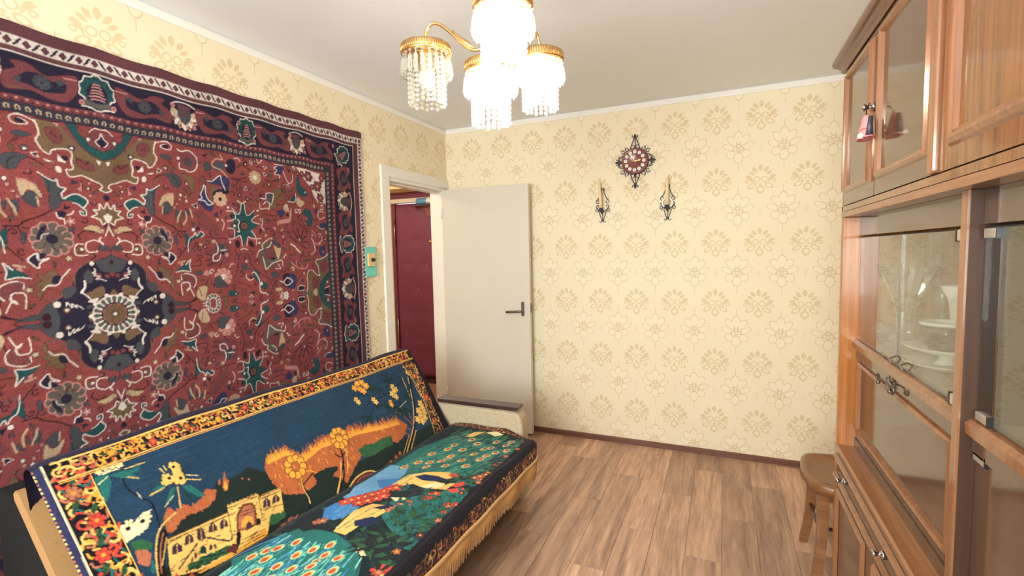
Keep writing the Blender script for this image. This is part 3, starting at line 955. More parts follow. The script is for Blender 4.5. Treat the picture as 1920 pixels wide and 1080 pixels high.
SEATT2 = '''F t|2073,322 1859,537 1915,611 2023,629 2160,631 2291,604 2308,562 2235,448 2185,367
F s|2204,525 2100,574 2008,621 2160,631 2282,626 2339,620
F y|1960,235 1838,241 1786,305 1743,399 1765,451 1797,432 1845,391 1852,442 1892,456 1918,438 1922,384 1905,313 1942,280
F w|1912,353 1853,396 1858,446 1901,450 1918,393
F n|1847,279 1810,308 1797,372 1807,426 1845,391 1862,332
S h 3|1957,244 1853,252
S h 3|1958,269 1859,281
S w 3|1935,240 1822,280
F r|1867,463 1807,507 1826,535 1870,510
F r|1906,476 1859,537 1877,558 1916,515
F y|1912,434 1845,461 1834,488 1910,478
F r|1759,403 1735,431 1772,464 1782,429
F y|1315,241 1232,257 1215,320 1261,301 1312,285
F w|1224,325 1184,377 1209,431 1253,396
S y 4|1310,255 1208,317
D y 12|1131,180
F y|2332,271 2266,254 2186,236 2116,266 2110,328 2131,367 2211,346 2268,330 2327,321
S s 3|2323,275 2145,290
S s 3|2299,295 2145,334
S w 3|2312,264 2192,264
F n|2250,293 2199,335 2198,377 2255,361 2274,315
F n|2145,290 2096,340 2110,373 2145,334
F w|2043,298 2029,356 2045,390 2069,342
R r 28|2146,154 2121,166 2100,183 2079,200 2053,213 2032,232 2007,241 1981,250 1965,268 2130,209 2101,230 2072,252 2046,266
R c 22|2078,382 2062,397 2131,367 2118,378 2302,167 2290,177
R r 24|2036,555 2012,566 1988,578 2044,580 2000,549 2020,592
R r 21|1994,443 1973,457 1952,459 1974,441
R a 21|1755,536 1731,552 1705,567 1763,574
R r 24|2432,548 2415,561 2416,588 2445,576
R a 19|1579,552 1542,571
R r 21|2403,648 2415,674
R w 15|2378,427 2387,455
L t e|2074,368 2016,414 2026,486 2152,447 2084,482 2031,521 1926,532 1898,548 2204,445 2179,507 2119,527 2259,467
L e g|2272,437 2281,523 2350,461 2330,405 2353,521 2330,577 2372,572 2391,495 2263,567
L d e|2241,512 2210,548 2305,502 2185,570 2313,411 2323,458
L t e|1736,491 1769,532 1788,485 1834,545 1964,489 1960,398 1948,320
L d e|1655,565 1594,583 1534,592 1915,611 1830,609 1962,594 2100,615
T t e 260|2073,322 1915,611 2023,629 2160,631 2291,604 2308,562 2199,335
T t s 200|2073,322 1915,611 2023,629 2160,631 2291,604 2308,562 2199,335
T t k 200|2073,322 1915,611 2023,629 2160,631 2291,604 2308,562 2199,335
L t e|2110,373 2111,417 2083,439 2112,501 2071,515 2086,566 2014,562 1984,587 2166,457 2185,531 2166,577 2234,527 2240,588 2169,608 2172,399
L e d|2198,460 2139,479 2146,545 2107,599 2222,557 2125,384
L g e|2356,447 2323,458 2289,470 2299,516 2330,577 2357,543 2395,517
T p u 60|2118,115 1938,117 1888,179 1960,235 2040,203
T u p 40|2271,158 2147,190 2156,238 2238,239'''
# ------------------------------------------------------------------ drawn textiles: motifs are filled into a colour field that becomes the pile colours of a dense mesh
PAL = {k: lin(v) for k, v in dict(
    r=(134, 66, 66), n=(40, 34, 54), k=(54, 26, 36), w=(218, 206, 198), t=(34, 76, 78), o=(94, 86, 78), b=(112, 88, 66), p=(188, 130, 126),
    u=(50, 56, 92), s=(70, 72, 78), m=(116, 62, 66), y=(186, 160, 130), q=(100, 60, 66), d=(52, 52, 66)).items()}
class Canvas:
    def __init__(s, x0, y0, x1, y1, res, base):
        s.x0, s.y0, s.res = x0, y0, res; s.w = int((x1 - x0) / res); s.h = int((y1 - y0) / res)
        s.a = np.empty((s.h, s.w, 3), np.float32); s.a[:] = base
        s.gx = x0 + (np.arange(s.w) + .5) * res; s.gy = y0 + (np.arange(s.h) + .5) * res
    def win(s, P, pad):
        i0 = max(0, int((P[:, 0].min() - pad - s.x0) / s.res)); i1 = min(s.w, int((P[:, 0].max() + pad - s.x0) / s.res) + 2)
        j0 = max(0, int((P[:, 1].min() - pad - s.y0) / s.res)); j1 = min(s.h, int((P[:, 1].max() + pad - s.y0) / s.res) + 2)
        return i0, i1, j0, j1
    def fill(s, pts, col, outline=None, ow=2.4):
        P = np.array(pts, float)
        if outline is not None: s.stroke(np.vstack([P, P[:1]]), ow, outline)
        i0, i1, j0, j1 = s.win(P, 0)
        if i1 <= i0 or j1 <= j0: return
        gx = s.gx[None, i0:i1]; gy = s.gy[j0:j1, None]; ins = np.zeros((j1 - j0, i1 - i0), bool)
        for (xa, ya), (xb, yb) in zip(P, np.roll(P, -1, 0)):
            if ya == yb: continue
            c = (ya > gy) != (yb > gy)
            ins ^= c & (gx < (xb - xa) * (gy - ya) / (yb - ya) + xa)
        s.a[j0:j1, i0:i1][ins] = col
    def stroke(s, pts, wd, col):
        P = np.array(pts, float); h = wd / 2
        i0, i1, j0, j1 = s.win(P, h)
        if i1 <= i0 or j1 <= j0: return
        gx = s.gx[None, i0:i1]; gy = s.gy[j0:j1, None]; ins = np.zeros((j1 - j0, i1 - i0), bool)
        for (xa, ya), (xb, yb) in zip(P[:-1], P[1:]):
            dx, dy = xb - xa, yb - ya; L = dx * dx + dy * dy + 1e-9
            t = np.clip(((gx - xa) * dx + (gy - ya) * dy) / L, 0, 1)
            ins |= (gx - xa - t * dx) ** 2 + (gy - ya - t * dy) ** 2 < h * h
        s.a[j0:j1, i0:i1][ins] = col
    def disc(s, c, r, col, rim=None, rw=2):
        a = np.linspace(0, 2 * PI, 18, endpoint=False); e = np.stack([np.cos(a), np.sin(a)], 1)
        if rim is not None: s.fill(np.array(c) + e * (r + rw), rim)
        s.fill(np.array(c) + e * r, col)
    def flower(s, c, r, n, pet, rim, cen, hollow=False):
        c = np.array(c, float)
        for k in range(n):
            a = 2 * PI * k / n; s.disc(c + r * .68 * np.array([math.cos(a), math.sin(a)]), r * (.78 * PI / n if n > 6 else .34), pet, rim, max(2, r * .07))
        if not hollow: s.disc(c, r * .52, pet); s.disc(c, r * .26, cen)
    def data(s, text, pal, out=None, fx=None, smooth=True):
        for l in text.strip().split('\n'):
            hd, pt = l.split('|'); hd = hd.split(); P = [tuple(map(float, q.split(','))) for q in pt.split()]
            if fx: P = [fx(*q) for q in P]
            k = hd[0]; c = pal[hd[1]] if k in 'FSDRLBVT' else None
            if k == 'F':
                if smooth and len(P) > 3: P = catmull(P, 3, True) if len(P) < 9 else P
                s.fill(P, c, out if hd[1] not in 'kn' else None)
            elif k == 'S': s.stroke(catmull(P, 4), float(hd[2]) * (.86 if hd[1] == 'w' else 1), c)
            elif k == 'D': s.disc(P[0], float(hd[2]), c, out)
            elif k == 'DO': s.stroke([(P[0][0] + float(hd[2]) * math.cos(a), P[0][1] + float(hd[2]) * math.sin(a)) for a in np.linspace(0, 2 * PI, 24)], float(hd[3]), pal['w'])
            elif k == 'FL': s.flower(P[0], float(hd[1]), int(hd[2]), pal[hd[3]], pal[hd[4]], pal[hd[5]] if len(hd) > 5 else pal['k'])
            elif k == 'FLP': s.flower(P[0], float(hd[1]), int(hd[2]), pal[hd[3]], pal[hd[4]], pal[hd[3]], True)
            elif k == 'B':      # bushy outline
                s.fill(P, c)
                for (xa, ya), (xb, yb) in zip(P, P[1:] + P[:1]):
                    L = math.hypot(xb - xa, yb - ya)
                    for i in range(int(L / 9) + 1): t = i * 9 / (L + 1e-6); q = (xa + (xb - xa) * t, ya + (yb - ya) * t); s.disc(q, 4 + 6 * rng01(q), c)
            elif k == 'V':      # row of pointed crowns
                for (xa, ya), (xb, yb) in zip(P, P[1:]):
                    L = math.hypot(xb - xa, yb - ya)
                    for i in range(int(L / 8) + 1):
                        t = i * 8 / (L + 1e-6); q = (xa + (xb - xa) * t, ya + (yb - ya) * t); h = float(hd[2]) * (.5 + 1.6 * rng01(q)); s.fill([(q[0] - 5, q[1] - 14), (q[0] - 1, q[1] + h), (q[0] + 2, q[1] + h * .8), (q[0] + 5, q[1] - 14)], c)
            elif k == 'T':      # flecks laid only over one colour
                A = np.array(P); c2 = pal[hd[2]]; base = np.array(c, np.float32)
                for i in range(int(hd[3])):
                    q = (A[:, 0].min() + np.ptp(A[:, 0]) * rng01((i * 1.7, A[0, 0])), A[:, 1].min() + np.ptp(A[:, 1]) * rng01((A[0, 1], i * 2.3)))
                    ii = int((q[0] - s.x0) / s.res); jj = int((q[1] - s.y0) / s.res)
                    if 0 <= ii < s.w and 0 <= jj < s.h and np.abs(s.a[jj, ii] - base).max() < 1e-4:
                        a = rng01((q[1], q[0])) * 1.2 - .6 + (PI / 2 if hd[1] == 'a' else 0); l = 5 + 7 * rng01(q)
                        s.stroke([(q[0] - l * math.cos(a), q[1] - l * math.sin(a)), (q[0] + 2, q[1] + 2), (q[0] + l * math.cos(a), q[1] + l * math.sin(a))], 2.6, c2)
            elif k == 'R':
                for q in P: s.flower(q, float(hd[2]), 5, c, pal['k'], pal['y'])
            elif k == 'L':
                for i, q in enumerate(P):
                    a = rng01(q) * 2 * PI
                    for dz in (-.9, 0, .9): leafshape(s, q, a + dz, 46 + 22 * rng01((q[1], q[0])), 15, pal[hd[1] if dz else hd[2]], pal['k'])
def rng01(q): v = math.sin(q[0] * 12.9898 + q[1] * 78.233) * 43758.5453; return v - math.floor(v)
def leafshape(cv, c, ang, L, W, col, rim):
    d = np.array([math.cos(ang), math.sin(ang)]); nn = np.array([-d[1], d[0]]); c = np.array(c)
    P = [c, c + d * L * .3 + nn * W * .5, c + d * L * .65 + nn * W * .42, c + d * L, c + d * L * .65 - nn * W * .42, c + d * L * .3 - nn * W * .5]
    cv.fill(P, col, rim); cv.stroke([c, c + d * L * .85], 2.2, rim)

# the wall carpet: one quadrant drawn, mirrored about both axes
cq = Canvas(-20, -20, 1450, 1000, 1.6, PAL['r'])
K = PAL['k']
# mottled ground
for i in range(2600):
    q = (RNG.uniform(0, 1120), RNG.uniform(0, 700)); cq.stroke([q, (q[0] + RNG.uniform(-26, 26), q[1] + RNG.uniform(-5, 5))], 5, lin((128, 62, 64)) if i % 2 else lin((142, 70, 66)))
GROUND = cq.a.copy()
cq.data(CARPET, PAL, K)
def rosette(cx, cy, r, n):
    cq.disc((cx, cy), r * .98, PAL['w'])
    for k in range(n):
        a = 2 * PI * k / n; d = np.array([math.cos(a), math.sin(a)]); nn = np.array([-d[1], d[0]]); c = np.array([cx, cy]); w = r * 2.0 / n
        cq.fill([c + d * r * .58 + nn * w * .5, c + d * r * .84 + nn * w, c + d * r * .95, c + d * r * .84 - nn * w, c + d * r * .58 - nn * w * .5], PAL['o'] if k % 2 else lin((82, 96, 84)))
        if k % 2 == 0: cq.disc(c + d * r * 1.01, r * .09, PAL['w'])
    cq.disc((cx, cy), r * .60, PAL['n']); cq.disc((cx, cy), r * .54, PAL['p']); cq.flower((cx, cy), r * .52, 8, PAL['b'], PAL['m'], PAL['b']); cq.disc((cx, cy), r * .14, PAL['o'], PAL['k']); cq.disc((cx, cy), r * .07, PAL['w'])
rosette(0, 0, 76, 20)
for q, r_ in (((985, 655), 30), ((1050, 610), 30), ((1070, 545), 26), ((1010, 600), 16), ((940, 660), 16), ((1085, 660), 22)):
    cq.flower(q, r_, 6, PAL['m'], PAL['k'], PAL['y']); cq.stroke([q, (q[0] + 40, q[1] - 30)], 3, PAL['m'])
# small sprigs, leaves and hooks wherever the ground is still bare
busy = (np.abs(cq.a - GROUND).max(-1) > 1e-4)
def free(x, y, r):
    i, j, k = int((x - cq.x0) / cq.res), int((y - cq.y0) / cq.res), int(r / cq.res)
    return not busy[max(0, j - k):j + k, max(0, i - k):i + k].any()
cnt = 0
for i in range(6000):
    x, y = RNG.uniform(4, 1105), RNG.uniform(2, 695); r = (24, 17, 12)[i % 3]
    if not free(x, y, r): continue
    cnt += 1; a = RNG.uniform(0, 2 * PI); c_, s_ = math.cos(a), math.sin(a); ty = cnt % 7
    def g(u, v): return (x + (u * c_ - v * s_) * r, y + (u * s_ + v * c_) * r)
    if ty in (0, 4): cq.fill([g(-.95, 0), g(-.3, .42), g(.4, .36), g(.95, .1), g(.3, -.42), g(-.4, -.3)], PAL['mob'[cnt % 3]], K, 3); cq.stroke([g(-.8, 0), g(.7, .05)], 2.2, K)
    elif ty == 1: cq.stroke(catmull([g(-.9, -.4), g(-.3, .5), g(.4, .6), g(.8, .1), g(.4, -.3)], 4), 4, PAL['k']); cq.disc(g(.35, -.2), r * .2, PAL['p'], K)
    elif ty == 2: cq.fill([g(-.8, -.2), g(-.1, .25), g(.1, .85), g(.35, .2), g(.9, -.1), g(.1, -.4)], PAL['nsu'[cnt % 3]], PAL['w'] if cnt % 2 else K, 4)
    elif ty == 3: cq.flower((x, y), r * .85, 5, PAL['mpyq'[cnt % 4]], K, PAL['w'])
    elif ty == 5: cq.stroke(catmull([g(-.9, -.5), g(-.2, .4), g(.5, .2), g(.9, .7)], 4), 4.5, PAL['o']); cq.stroke([g(-.2, .4), g(-.1, .9)], 4, K); cq.stroke([g(.2, .3), g(.3, -.3)], 4, K)
    else: cq.stroke(catmull([g(-.7, .6), g(-.8, -.3), g(0, -.7), g(.7, -.3), g(.5, .4), g(.1, .2)], 4), 4, PAL['w'] if cnt % 3 == 0 else K)
    i0, j0, k0 = int((x - cq.x0) / cq.res), int((y - cq.y0) / cq.res), int(r * .8 / cq.res); busy[max(0, j0 - k0):j0 + k0, max(0, i0 - k0):i0 + k0] = True
# guard stripes and main border
def rect(x0, x1, y0, y1, c): cq.fill([(x0, y0), (x1, y0), (x1, y1), (x0, y1)], PAL[c])
def band(ix, iy, ox, oy, c):
    """L-shaped band between an inner and an outer rectangle"""
    cq.fill([(ix, -20), (ox, -20), (ox, oy), (-20, oy), (-20, iy), (ix, iy)], PAL[c])
band(1110, 699, 1118, 703, 'k'); band(1115, 702, 1158, 736, 'd'); band(1158, 736, 1163, 739, 'k'); band(1162, 738, 1188, 758, 'm'); band(1188, 757, 1194, 761, 'k')
band(1193, 760, 1357, 893, 'n'); band(1357, 893, 1363, 898, 'w'); band(1363, 898, 1402, 914, 'q'); band(1402, 914, 1443, 951, 'w'); band(1443, 951, 1452, 1002, 'q')
W_ = PAL['w']
for i in range(44):
    x = 13.5 + i * 27
    if x < 1110: cq.stroke([(x - 6, 712), (x - 5, 722), (x + 2, 725), (x + 6, 720), (x + 3, 711)], 4, PAL['y'])
    if x < 1170: cq.disc((x, 749), 4.5, PAL['p']); cq.disc((x + 13, 743), 3, K)
    y = 13.5 + i * 27
    if y < 700: cq.stroke([(1128, y - 6), (1138, y - 5), (1142, y + 2), (1136, y + 6), (1127, y + 3)], 4, PAL['y'])
    if y < 745: cq.disc((1176, y), 4.5, PAL['p']); cq.disc((1168, y + 13), 3, K)
for i in range(64):
    a = i * 24.0; odd = i % 2
    if a < 1400:
        if odd: cq.stroke([(a - 9, 944), (a - 3, 938), (a + 3, 927), (a + 9, 921)], 7, PAL['n'])
        else: cq.fill([(a - 10, 932), (a, 943), (a + 10, 932), (a, 921)], PAL['q'], PAL['n'], 4)
        cq.stroke([(a - 12, 903), (a - 4, 909)], 3, PAL['o'])
    if a < 915:
        if odd: cq.stroke([(1409, a - 9), (1415, a - 3), (1428, a + 3), (1434, a + 9)], 7, PAL['n'])
        else: cq.fill([(1422, a - 10), (1433, a), (1422, a + 10), (1411, a)], PAL['q'], PAL['n'], 4)
rect(1406, 1440, 918, 948, 'w'); rect(1412, 1434, 923, 943, 'q')
def place(cx, cy, ang, sc=1.0):
    ca, sa = math.cos(ang) * sc, math.sin(ang) * sc
    return lambda x, y: (cx + x * ca - y * sa, cy + x * sa + y * ca)
def palmette(cx, cy, ang, sc=1.0):
    f = place(cx, cy, ang, sc); rim = []
    for k in range(17):
        a = rad(-55 + 290 * k / 16); r = 58 if k % 2 == 0 else 50
        rim.append((r * math.cos(a) * .95, 12 + r * math.sin(a)))
    rim = [(-20, -52)] + [(-46, -50)] + [p for p in rim[::-1]] + [(46, -50), (20, -52), (0, -62)]
    P = [f(*p) for p in rim]
    cq.fill(P, PAL['t'], None); cq.stroke(P + P[:1], 5, W_ if True else 0)
    cq.fill([f(*p) for p in ((-34, -26), (-44, -42), (-18, -46), (0, -54), (18, -46), (44, -42), (34, -26), (0, -36))], PAL['o'])
    cq.fill([f(*p) for p in ((-27, -22), (-30, 10), (-14, 36), (0, 42), (14, 36), (30, 10), (27, -22), (0, -34))], PAL['n'])
    for j in range(6):
        w = 20 - abs(j - 1) * 3.2; cq.stroke([f(-w, -22 + j * 11), f(0, -18 + j * 11), f(w, -22 + j * 11)], 5, PAL['p'])
    for k in range(7):
        a = rad(10 + 160 * k / 6); cq.stroke([f(36 * math.cos(a), 14 + 36 * math.sin(a)), f(46 * math.cos(a), 14 + 46 * math.sin(a))], 3, PAL['n'])
def creamflower(cx, cy, ang, sc=1.0):
    f = place(cx, cy, ang, sc)
    cq.stroke([f(*p) for p in ((-46, 44), (-26, 54), (0, 58), (26, 54), (46, 44))], 5, W_)
    cq.fill([f(*p) for p in ((-28, 46), (28, 46), (20, 20), (-20, 20))], PAL['q'], K)
    for k in range(9):
        a = rad(180 + 180 * k / 8 - 0); d = (math.cos(a), math.sin(a)); nn = (-d[1], d[0])
        P = [f(d[0] * 20 + nn[0] * 9, d[1] * 20 + nn[1] * 9), f(d[0] * 46 + nn[0] * 13, d[1] * 46 + nn[1] * 13), f(d[0] * 62, d[1] * 62), f(d[0] * 46 - nn[0] * 13, d[1] * 46 - nn[1] * 13), f(d[0] * 20 - nn[0] * 9, d[1] * 20 - nn[1] * 9)]
        cq.fill(P, PAL['y'] if k % 2 else W_, K); 
        if k % 2: cq.disc(f(d[0] * 48, d[1] * 48), 6, PAL['m'])
    for sx in (-1, 1): cq.fill([f(sx * 24, 14), f(sx * 50, 30), f(sx * 56, 8), f(sx * 40, 0)], PAL['y'], K)
    cq.fill([f(*p) for p in ((-26, 20), (-28, 0), (-14, -26), (0, -34), (14, -26), (28, 0), (26, 20), (0, 28))], PAL['s'], K)
    cq.disc(f(0, 8), 10, PAL['q']); cq.stroke([f(0, -2), f(0, -26)], 4, PAL['o'])
def cartouche(cx, cy, ang, L=104, H=50):
    f = place(cx, cy, ang)
    out = [(-L, 28), (-L + 10, H), (-L * .5, H * .82), (-L * .1, H * .55), (L * .3, H), (L * .75, H * .9), (L * .62, H * .5), (L * .95, H * .1), (L, -H * .6), (L * .85, -H), (L * .3, -H * .72), (-.1 * L, -H * .95), (-L * .6, -H), (-L * .9, -H * .3)]
    cq.fill([f(*p) for p in catmull(out, 4, True)], PAL['m'], K, 3)
    inn = [(-L * .62, H * .35), (-L * .25, H * .28), (0, H * .5), (L * .28, H * .5), (L * .5, H * .2), (L * .62, -H * .3), (L * .3, -H * .42), (0, -H * .6), (-L * .3, -H * .52), (-L * .6, -H * .3)]
    cq.fill([f(*p) for p in catmull(inn, 4, True)], PAL['n'])
    cq.fill([f(*p) for p in ((-L * .66, H * .4), (-L * .35, H * .55), (-L * .45, 0))], PAL['s']); cq.fill([f(*p) for p in ((L * .5, 0), (L * .72, -H * .1), (L * .6, -H * .6))], PAL['s'])
    cq.flower(f(0, 0), 26, 9, PAL['s'], PAL['n'], PAL['o']); cq.disc(f(0, 0), 7, PAL['d'], PAL['o'])
    cq.stroke([f(-L * .95, H * .7), f(-L * .6, H * .72)], 5, PAL['p']); cq.stroke([f(L * .5, -H * .75), f(L * .9, -H * .8)], 5, PAL['b'])
    for q in ((-L - 6, -H * .75), (L + 6, H * .75)): cq.disc(f(*q), 9, PAL['p'], K); cq.disc(f(*q), 4, PAL['m'])
for x in (4, 618): palmette(x, 822, 0)
for x in (316, 914): creamflower(x, 824, 0)
for x in (160, 467, 768, 1080): cartouche(x, 822, 0)
palmette(1262, 820, rad(-45), .96)
for y in (280,): palmette(1272, y, rad(-90), 1.06)
for y in (542, 4): creamflower(1272, y, rad(-90), 1.06)
for y in (680, 412, 146): cartouche(1272, y, rad(-90), 78, 58)
def carpet_mesh():
    xs = np.concatenate([np.arange(-1445, -480, 9.0), np.arange(-480, 1445.1, 3.0)]); ys = np.concatenate([np.arange(-995, -600, 9.0), np.arange(-600, 995.1, 3.0)])
    GX, GY = np.meshgrid(xs, ys)
    ax, ay = np.abs(GX), np.abs(GY)
    # average the 1.6 mm drawing into the mesh points
    acc = np.zeros(GX.shape + (3,), np.float32)
    for ox in (-.8, .8):
        for oy in (-.8, .8):
            i = np.clip(((ax + ox - cq.x0) / cq.res).astype(int), 0, cq.w - 1); j = np.clip(((ay + oy - cq.y0) / cq.res).astype(int), 0, cq.h - 1); acc += cq.a[j, i] / 4
    rn = RNG.random(GX.shape).astype(np.float32); acc *= (0.86 + .28 * rn)[..., None]
    Y = -2.51 + GX / 1000; Z = 1.255 + GY / 1000
    hang = np.abs(np.sin(GX / 1000 * PI / .235)) ** 1.5
    Z = Z - .007 * (hang - .4) * np.clip((GY + 200) / 1100, 0, 1) * (GY > 0)
    Xp = .014 + .004 * np.sin(GX / 130 + 1.3 * np.sin(GY / 260)) * np.clip((995 - GY) / 300, 0, 1) + .003 * hang * np.clip((GY - 700) / 300, 0, 1) + .0012 * rn
    ny, nx = GX.shape
    V = np.stack([Xp, Y, Z], -1).reshape(-1, 3); C = acc.reshape(-1, 3)
    idx = np.arange(ny * nx).reshape(ny, nx)
    Q = np.stack([idx[:-1, :-1], idx[:-1, 1:], idx[1:, 1:], idx[1:, :-1]], -1).reshape(-1, 4)
    # bound edge back to the wall
    loop = np.concatenate([idx[0, :], idx[1:, -1], idx[-1, -2::-1], idx[-2:0:-1, 0]]); n0 = len(V)
    E = V[loop].copy(); E[:, 0] = .002; V = np.vstack([V, E]); C = np.vstack([C, np.tile(np.array(lin((60, 30, 40)), np.float32), (len(loop), 1))])
    m_ = len(loop); k = np.arange(m_); Q = np.vstack([Q, np.stack([loop, n0 + k, n0 + (k + 1) % m_, loop[(k + 1) % m_]], -1)])
    return V, Q, C
def pile_mesh(name, V, Q, C, material, parent=None, smooth=True):
    me = bpy.data.meshes.new(name); o = bpy.data.objects.new(name, me); COL.objects.link(o)
    if parent is not None: o.parent = parent; V = V - np.array(parent.location)
    me.vertices.add(len(V)); me.vertices.foreach_set('co', V.astype(np.float32).ravel())
    me.loops.add(Q.size); me.loops.foreach_set('vertex_index', Q.astype(np.int32).ravel())
    me.polygons.add(len(Q)); me.polygons.foreach_set('loop_start', np.arange(0, Q.size, 4, dtype=np.int32))
    me.update(calc_edges=True); me.polygons.foreach_set('use_smooth', np.full(len(Q), smooth))
    at = me.color_attributes.new('pile', 'FLOAT_COLOR', 'POINT'); at.data.foreach_set('color', np.hstack([C, np.ones((len(C), 1))]).astype(np.float32).ravel())
    me.materials.append(material); return o
def pile_mat(name, rough, sheen, bump, nscale=260, gain=1.0):
    m, nt, b = new_mat(name); a = nt.nodes.new('ShaderNodeVertexColor'); a.layer_name = 'pile'
    tc = nt.nodes.new('ShaderNodeTexCoord'); nz = nt.nodes.new('ShaderNodeTexNoise'); nz.inputs['Scale'].default_value = nscale; nz.inputs['Detail'].default_value = 2
    nt.links.new(tc.outputs['Object'], nz.inputs['Vector'])
    n3 = nt.nodes.new('ShaderNodeTexNoise'); n3.inputs['Scale'].default_value = 7; nt.links.new(tc.outputs['Object'], n3.inputs['Vector'])
    X.nt = nt; v = X(nz.outputs[0]) * .5 + X(n3.outputs[0]) * .5 + (gain - .5)
    hs = nt.nodes.new('ShaderNodeHueSaturation'); nt.links.new(a.outputs[0], hs.inputs['Color']); nt.links.new(v.v, hs.inputs['Value'])
    nt.links.new(hs.outputs[0], b.inputs['Base Color']); b.inputs['Roughness'].default_value = rough; b.inputs['Sheen Weight'].default_value = sheen; b.inputs['Sheen Roughness'].default_value = .5
    b.inputs['Specular IOR Level'].default_value = .15
    bp = nt.nodes.new('ShaderNodeBump'); bp.inputs['Strength'].default_value = bump; bp.inputs['Distance'].default_value = .003
    nt.links.new(nz.outputs[0], bp.inputs['Height']); nt.links.new(bp.outputs[0], b.inputs['Normal']); return m
V, Q, C = carpet_mesh()
tag(pile_mesh('wall_carpet', V, Q, C, pile_mat('carpet_pile', .95, .04, .5, 260, .80)), 'large red and navy floral carpet with a central medallion hung on the wall', 'carpet')
# ------------------------------------------------------------------ sofa
sofa = empty('sofa', (.65, -1.98, 0), 'sofa with beige fabric armrests standing below the wall carpet', 'sofa')
SB = np.array([.66, .42]); SD = np.array([-.631, .775]); SN = np.array([.775, .631])
def sp(t, off): q = SB + SD * t + SN * off; return (q[0], q[1])
Y0, Y1 = -2.87, -1.115
def seat_z(y): return .437 + .024 * (-1.15 - y)
MB().prism([sp(.075, -.016), sp(.525, -.016), sp(.55, -.03), sp(.56, -.055), sp(.55, -.085), sp(.525, -.10), sp(.0, -.10), sp(.02, -.04)], 'y', Y0 + .02, Y1 - .02).build('back_cushion', 'shade_black_cloth', sofa)
MB().prism([sp(-.08, -.102), sp(.53, -.102), sp(.552, -.112), sp(.552, -.132), sp(.535, -.142), sp(-.08, -.142)], 'y', Y0 - .04, Y1).build('back_board', 'tan_cloth', sofa)
rp = MB().prism([sp(.50, -.145), sp(-.12, -.145), (.40, .10), (.035, .10), (.035, .72), (.06, .745)], 'y', Y0 - .02, Y1 - .02).build('gap_shade_panel', 'shade_black_cloth', sofa)  # added black panel stands in for the shade between backrest and wall
rp['label'] = 'added black panel standing in for the unlit gap behind the backrest'
cs = MB()
pr = [(.56, .30), (.53, .34), (.60, .405), (.90, .412), (1.17, .405), (1.215, .38), (1.225, .33), (1.20, .30)]
n = len(pr); vs = []
for y in (Y0 + .01, Y1 - .035): vs += [(p[0], y, p[1] + seat_z(y) - .437) for p in pr]
cs.add(vs, [tuple(range(n))[::-1], tuple(range(n, 2 * n))] + [(i, (i + 1) % n, n + (i + 1) % n, n + i) for i in range(n)]).build('seat_cushion', 'shade_black_cloth', sofa)
MB().box(.44, 1.09, Y0, Y1, .09, .295).build('base_frame', 'dark_wood', sofa, .006)
for x in (.50, 1.03):
    for y in (Y0 + .08, Y1 - .10): MB().lathe([(.022, 0), (.026, .09)], (x, y, 0), 12).build('leg', 'dark_wood', sofa)
def armrest(y0, y1):
    a = MB(); pr = [(.40, .03), (1.115, .03), (1.118, .46), (1.105, .515), (1.07, .545), (.56, .548), (.40, .52)]
    o = a.prism(pr, 'y', y0, y1).build('armrest', 'arm_cloth', sofa, .018, 3)
    ys = y0 - .012
    MB().prism([(.565, .552), (1.065, .552), (1.095, .560), (1.10, .574), (.56, .574)], 'y', ys, y0 + .072).build('arm_cap', 'dark_wood', o, .003)
armrest(-1.110, -1.005); armrest(-3.005, -2.915)

TP = {k: lin(v) for k, v in dict(g=(26, 38, 34), a=(176, 96, 54), f=(236, 164, 62), y=(232, 188, 104), c=(178, 106, 78), m=(92, 42, 42), k=(20, 16, 24), h=(104, 62, 34),
    e=(46, 92, 58), d=(24, 56, 54), t=(34, 104, 100), w=(236, 222, 172), r=(204, 70, 54), p=(104, 158, 196), u=(60, 122, 182), s=(36, 62, 72), n=(26, 38, 74), o=(110, 80, 60), q=(62, 40, 48), v=(66, 42, 58)).items()}
def scrolls(cv, a, b, wd, cols, step, lw, seed, blooms=None):
    """running scroll ornament along a band from a to b"""
    a = np.array(a, float); b = np.array(b, float); L = np.linalg.norm(b - a); d = (b - a) / L; nn = np.array([-d[1], d[0]]); rg = np.random.default_rng(seed)
    x = 0.0
    while x < L:
        for row in (-.27, .03, .3):
            c = a + d * (x + rg.uniform(-.3, .3) * step) + nn * wd * (row + rg.uniform(-.06, .06)); th = rg.uniform(0, 2 * PI); s_ = wd * rg.uniform(.14, .26)
            P = [c + s_ * np.array([math.cos(th + k * 1.0) * (1 - k * .12), math.sin(th + k * 1.0) * (1 - k * .12)]) for k in range(rg.integers(3, 6))]
            cv.stroke(catmull(P, 3), lw * rg.uniform(.7, 1.25), TP[cols[rg.integers(len(cols))]])
        x += step
    if blooms:
        x = blooms[1] * .5; i = 0
        while x < L:
            c = a + d * x + nn * wd * (.12 if i % 2 else -.12)
            cv.flower(c, wd * .24, 6, TP[blooms[0][i % len(blooms[0])]], TP['k'], TP['f'])
            for sg in (-1, 1): leafshape(cv, c + d * sg * wd * .26, math.atan2(d[1], d[0]) + (0.5 if sg > 0 else PI + .5), wd * .38, wd * .16, TP['e'], TP['k'])
            x += blooms[1]; i += 1

# ---- tapestry throw over the backrest: palace by the water at night
cb = Canvas(1000, -60, 2960, 760, 1.7, lin((30, 58, 82)))
for i in range(420):
    x, y = RNG.uniform(1000, 2960), RNG.uniform(150, 560); cb.stroke([(x, y), (x + RNG.uniform(20, 90), y + RNG.uniform(-3, 3))], 3, lin((40, 70, 94)) if i % 2 else lin((24, 50, 72)))
cb.fill([(1000, -60), (2960, -60), (2960, 60), (2600, 120), (1000, 60)], TP['g'])
cb.data(BACKT, TP, smooth=False)
